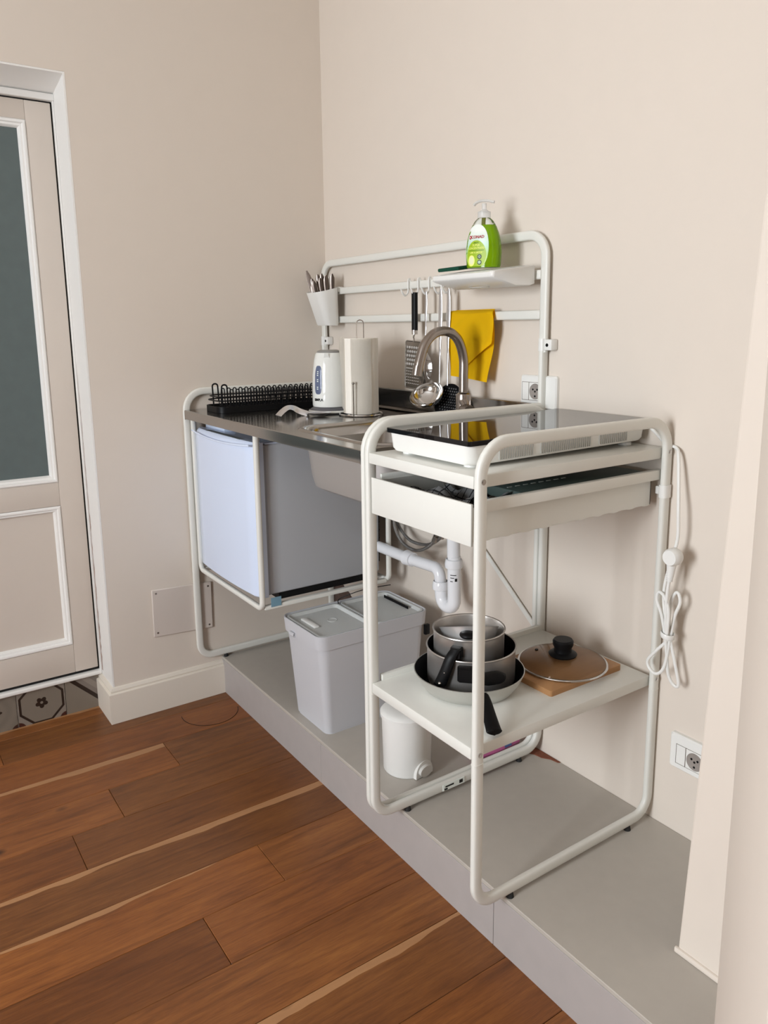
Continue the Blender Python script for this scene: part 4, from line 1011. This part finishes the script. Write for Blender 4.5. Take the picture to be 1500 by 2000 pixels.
build('bowl', b, M_chrome, ul)
uk = utensil('skimmer', 'slotted skimmer with black perforated head hanging right of the ladle', 'skimmer', .7585, 1.253, .985, m=M_uh)
km = Matrix.Translation((.772, -.056, .940)) @ Matrix.Rotation(math.radians(72), 4, 'X') @ Matrix.Rotation(math.radians(8), 4, 'Y')
b = B().lathe([(0, -.010), (.030, -.007), (.046, -.002), (.052, .002)], (0, 0, 0), 40, mtx=km)
hd_ = build('skimmer_head', b, M_black, uk, label='black perforated disc')
build('head_rim', B().tube([km @ Vector((.052*math.cos(a), .052*math.sin(a), .002)) for a in [2*PI*k/40 for k in range(40)]], .0012, closed=True, seg=6, nrm=km.to_3x3() @ Vector((0, 0, 1))), M_chrome, hd_)
b = B()
for i in range(-5, 6):
    for j in range(-5, 6):
        x, y = (i+(.5 if j % 2 else 0))*.0085, j*.0078; r_ = math.hypot(x, y)
        if r_ < .044: b.lathe([(.0024, 0), (.0014, .0006)], (0, 0, 0), 6, mtx=km @ Matrix.Translation((x, y, -.0098+.0040*(r_/.03)**2)), cap1=True)
build('perforations', b, mat('hole_glint', (.10, .10, .10, 1), .3), hd_, kind='stuff')

# ---- yellow cloth over the lower rail
cl = thing('dish_cloth', 'bright yellow cloth folded over the lower rail', 'cloth', (.845, -.04, 1.0))
def sheet(fn, nu, nv, th=.0016):
    b = B(); b.loft([[fn(i/nu, j/nv) for i in range(nu+1)] for j in range(nv+1)], False, False, closed=False)
    bmesh.ops.solidify(b.bm, geom=b.bm.faces[:], thickness=th); return b
CT = 1.194
def front(u, v):      # u across, v from top down
    x0, x1 = .752+.004*v, .934
    x = x0+(x1-x0)*u
    if v < .1:
        a = (v/.1)*PI/2; return Vector((x, -.024-.016*math.sin(a), CT-.008+.008*math.cos(a)))
    q = (v-.1)/.9
    zend = 1.012+(.092*max(0, (u-.22)/.78)**.8)
    bulge = .016*math.sin(PI*min(1, q*1.1))*max(0, u-.75)*4
    return Vector((x+.010*math.sin(PI*q)*max(0, u-.6)*2.5, -.040-.004*math.sin(q*5+u*3)-bulge*.6, CT-.008+(zend-CT+.008)*q))
def back(u, v):
    x0, x1 = .766, .930-.010*v; x = x0+(x1-x0)*u
    z = CT+.001-(CT-1.001-.010*(1-u))*v
    return Vector((x+.004*math.sin(v*4), -.0365+.004*math.sin(v*6+u*5)+(.011 if v < .12 else .006*math.cos(v*2)), z))
build('front_fold', sheet(front, 20, 26), M_cloth, cl); build('back_layer', sheet(back, 18, 22), M_cloth, cl)

# ================================================================== ON THE WORKTOP
# dish rack
dk = thing('dish_rack', 'black wire dish rack on a black drip tray at the left end', 'dish rack', (.14, -.31, WZ))
RX0, RX1, RY0, RY1 = .075, .205, -.512, -.120
b = B().loft([rrect(RX0, RX1, RY0, RY1, WZ+.0005, .03), rrect(RX0, RX1, RY0, RY1, WZ+.020, .03), rrect(RX0+.003, RX1-.003, RY0+.003, RY1-.003, WZ+.020, .028), rrect(RX0+.004, RX1-.004, RY0+.004, RY1-.004, WZ+.005, .028)])
build('drip_tray', b, M_black, dk)
b = B()
for z, e_ in ((WZ+.038, .010), (WZ+.050, .014)):
    b.tube(rrect(RX0+e_, RX1-e_, RY0+e_-.006, RY1-e_, z, .03), .0022, closed=True, seg=8, nrm=(0, 0, 1))
build('rim_wire', b, M_blackwire, dk)
b0 = None
for k in range(17):
    y = RY0+.050+k*.0205
    if b0 is None:
        b = B().tube(fillet([(RX0+.004, y, WZ+.040), (RX0+.012, y, WZ+.014), (RX1-.012, y, WZ+.014), (RX1-.004, y, WZ+.040)], .010, 4), .0016, seg=6, nrm=(0, 1, 0))
        for xx in (RX0+.040, RX1-.020):
            b.tube(fillet([(xx, y-.006, WZ+.014), (xx, y-.004, WZ+.072), (xx, y+.006, WZ+.072), (xx, y+.008, WZ+.014)], .005, 4), .0019, seg=6, nrm=(1, 0, 0))
        b0 = build('plate_divider', b, M_blackwire, dk); oy = y
    else:
        o = b0.copy(); COL.objects.link(o); o.parent = dk; o.location = (0, y-oy, 0)
for xx, y in ((RX0+.045, RY0+.022), (RX1-.020, RY0+.026)):
    build('end_loop', B().tube(fillet([(xx, y-.006, WZ+.016), (xx, y-.008, WZ+.088), (xx+.000, y+.010, WZ+.088), (xx, y+.012, WZ+.030)], .008, 5), .0026, seg=8, nrm=(1, 0, 0)), M_blackwire, dk)
b = B()
for k in range(5): x = RX0+.02+k*.0225; b.tube([(x, RY0+.004, WZ+.0145), (x, RY1-.004, WZ+.0145)], .0013, seg=6)
build('base_wires', b, M_blackwire, dk)

# kettle
kc = Vector((.390, -.222, 0)); KZ = WZ+.021
kt = thing('electric_kettle', 'white electric kettle with blue water window and dark base', 'kettle', (kc.x, kc.y, WZ))
build('power_base', B().lathe([(0, WZ), (.060, WZ), (.066, WZ+.005), (.062, WZ+.013), (.052, WZ+.020), (0, WZ+.020)], kc, 48), M_kbase, kt)
build('base_rim', B().lathe([(.064, WZ+.003), (.0685, WZ+.006), (.066, WZ+.0105), (.062, WZ+.011)], kc, 48), M_kettle, kt)
kprof = [(.0, KZ), (.0525, KZ), (.0545, KZ+.004), (.0545, KZ+.05), (.0525, KZ+.10), (.0475, KZ+.140), (.0425, KZ+.160), (.040, KZ+.165), (0, KZ+.166)]
build('body', B().lathe(kprof, kc, 56), M_kettle, kt)
build('lid', B().lathe([(.038, KZ+.1655), (.036, KZ+.170), (.026, KZ+.173), (0, KZ+.173)], kc, 40), mat('kettle_lid_grey', srgb(140, 138, 134), .3), kt)
hz = math.radians(140); hu = Vector((math.cos(hz), math.sin(hz), 0))
build('handle', B().tube(smoothpath([kc+hu*.040+Vector((0, 0, KZ+.160)), kc+hu*.075+Vector((0, 0, KZ+.155)), kc+hu*.092+Vector((0, 0, KZ+.11)), kc+hu*.085+Vector((0, 0, KZ+.05)), kc+hu*.053+Vector((0, 0, KZ+.02))], 6), .009, .011, seg=14), M_kbase, kt)
build('spout', B().loft([[kc-hu*(.036+.014*t_)+Vector((-hu.y, hu.x, 0))*(f*.014*(1-t_*.6))+Vector((0, 0, KZ+.13+.034*t_)) for f in (-1, -.3, .3, 1)] for t_ in (0, .5, 1)], False, False, closed=False), M_kettle, kt)
def krad(z):
    for (r0, z0_), (r1, z1_) in zip(kprof[1:], kprof[2:]):
        if z <= z1_: return r0+(r1-r0)*(z-z0_)/(z1_-z0_)
    return .04
def kpt(a, z, off): r_ = krad(z)+off; return kc+Vector((r_*math.cos(a), r_*math.sin(a), z))
ka = math.radians(-72)
b = B(); loops = []
for q in (1., .8, .4, .02):
    l = []
    for j in range(36):
        a = 2*PI*j/36; cx_, cz_ = math.cos(a), math.sin(a)
        l.append(kpt(ka+.27*q*math.copysign(abs(cx_)**.55, cx_), KZ+.083+.0435*q*math.copysign(abs(cz_)**.62, cz_), .0012*(1 if q < 1 else 0)))
    loops.append(l)
b.loft(loops, False, True); wd_ = build('water_window', b, M_window, kt, label='blue grey water level window')
b = B()
for zz_, n_ in ((.107, 3), (.083, 2), (.060, 2)):
    for j in range(n_): z = KZ+zz_-j*.0055; b.loft([[kpt(ka+f, z, .0017) for f in (-.05, 0, .05)], [kpt(ka+f, z+.0028, .0017) for f in (-.05, 0, .05)]], False, False, closed=False)
build('level_marks', b, M_pale, wd_)
build('brand_lettering', text_bm('SIMPLA', .0105, lambda u_, v_, w_: kpt(ka+.02+u_/.055, KZ+.0225+v_, .0004+w_), .0003, .00045), M_ink, kt)

# paper towel roll and holder
tc_ = Vector((.505, -.180, 0)); TR = .053; TH = .222
hd2 = thing('paper_towel_holder', 'chrome wire paper towel holder standing behind the sink corner', 'holder', (tc_.x, tc_.y, WZ))
build('base_ring', B().tube([tc_+Vector((.066*math.cos(a), .066*math.sin(a), WZ+.0035)) for a in [2*PI*k/48 for k in range(48)]], .0026, closed=True, seg=8, nrm=(0, 0, 1)), M_chrome, hd2)
b = B()
for a in (.3, .3+PI/2): dv = Vector((math.cos(a), math.sin(a), 0)); b.tube([tc_-dv*.066+Vector((0, 0, WZ+.0045)), tc_+dv*.066+Vector((0, 0, WZ+.0045))], .0022, seg=8)
build('base_cross', b, M_chrome, hd2)
dv = Vector((math.cos(yaw), math.sin(yaw), 0))
build('centre_loop', B().tube(fillet([tc_-dv*.0105+Vector((0, 0, WZ+.005)), tc_-dv*.0105+Vector((0, 0, WZ+.283)), tc_+dv*.0105+Vector((0, 0, WZ+.283)), tc_+dv*.0105+Vector((0, 0, WZ+.005))], .0104), .0017, seg=8), M_chrome, hd2)
ap = tc_+Vector((.042, -.054, 0))
build('side_arm', B().cyl(ap+Vector((0, 0, WZ+.004)), ap+Vector((0, 0, WZ+.098)), .0016, .0016, 10).sphere(ap+Vector((0, 0, WZ+.100)), .0042), M_steel, hd2)
rl = thing('paper_towel_roll', 'white kitchen paper roll on the wire holder beside the kettle', 'paper towel', (tc_.x, tc_.y, WZ+.006))
z0_ = WZ+.0075
b = B().lathe([(.020, z0_), (TR, z0_), (TR, z0_+TH), (.020, z0_+TH), (.020, z0_)], tc_, 56)
build('roll', b, M_paper, rl)
fa_ = math.radians(205)
def flap(u, v):
    ang = fa_+1.25*u-.2; r_ = TR+.0015+(.010*max(0, 1-u*2.2)+.002*math.sin(v*5))*(1 if u < .5 else .3)
    if u < .25: r_ += (.25-u)*.10
    z = z0_+TH*(1-v)+.004*math.sin(u*7)*(1 if v < .05 else 0); return tc_+Vector((r_*math.cos(ang), r_*math.sin(ang), z))
build('loose_sheet', sheet(flap, 22, 10, .0006), M_paper, rl)
def flap2(u, v):
    ang = math.radians(-65)+1.15*u; r_ = TR+.0012+.0022*u+.0010*math.sin(v*7+u*3)
    return tc_+Vector((r_*math.cos(ang), r_*math.sin(ang), z0_+TH*(1-v)-.001))
build('top_sheet', sheet(flap2, 16, 12, .0005), M_paper, rl)

# arched steel spoon lying in front of the kettle
sm = tag(build('lying_spoon', B(), M_steel), 'x', 'spoon') if False else None
ls = thing('steel_spoon', 'steel serving spoon with arched handle lying in front of the kettle', 'spoon', (.43, -.35, WZ))
path = smoothpath([(.445, -.430, WZ+.010), (.425, -.405, WZ+.020), (.410, -.380, WZ+.027), (.404, -.358, WZ+.024), (.408, -.340, WZ+.014), (.425, -.322, WZ+.006)], 6)
build('handle', B().tube(path, .0012, .0095, nrm=Vector((.72, -.5, .62)).normalized(), seg=10), M_uh, ls)
sm_ = Matrix.Translation((.450, -.298, WZ+.0075)) @ Matrix.Rotation(1.0, 4, 'Z')
b = B().lathe([(.0, -.006), (.5, -.0045), (.8, -.001), (1., .003), (.96, .0038), (.5, -.003), (0, -.0045)], (0, 0, 0), 32, mtx=sm_ @ Matrix.Diagonal((.040, .022, 1, 1)))
build('bowl', b, M_uh, ls)
for o in list(bpy.data.objects):
    if '_o' in o: del o['_o']
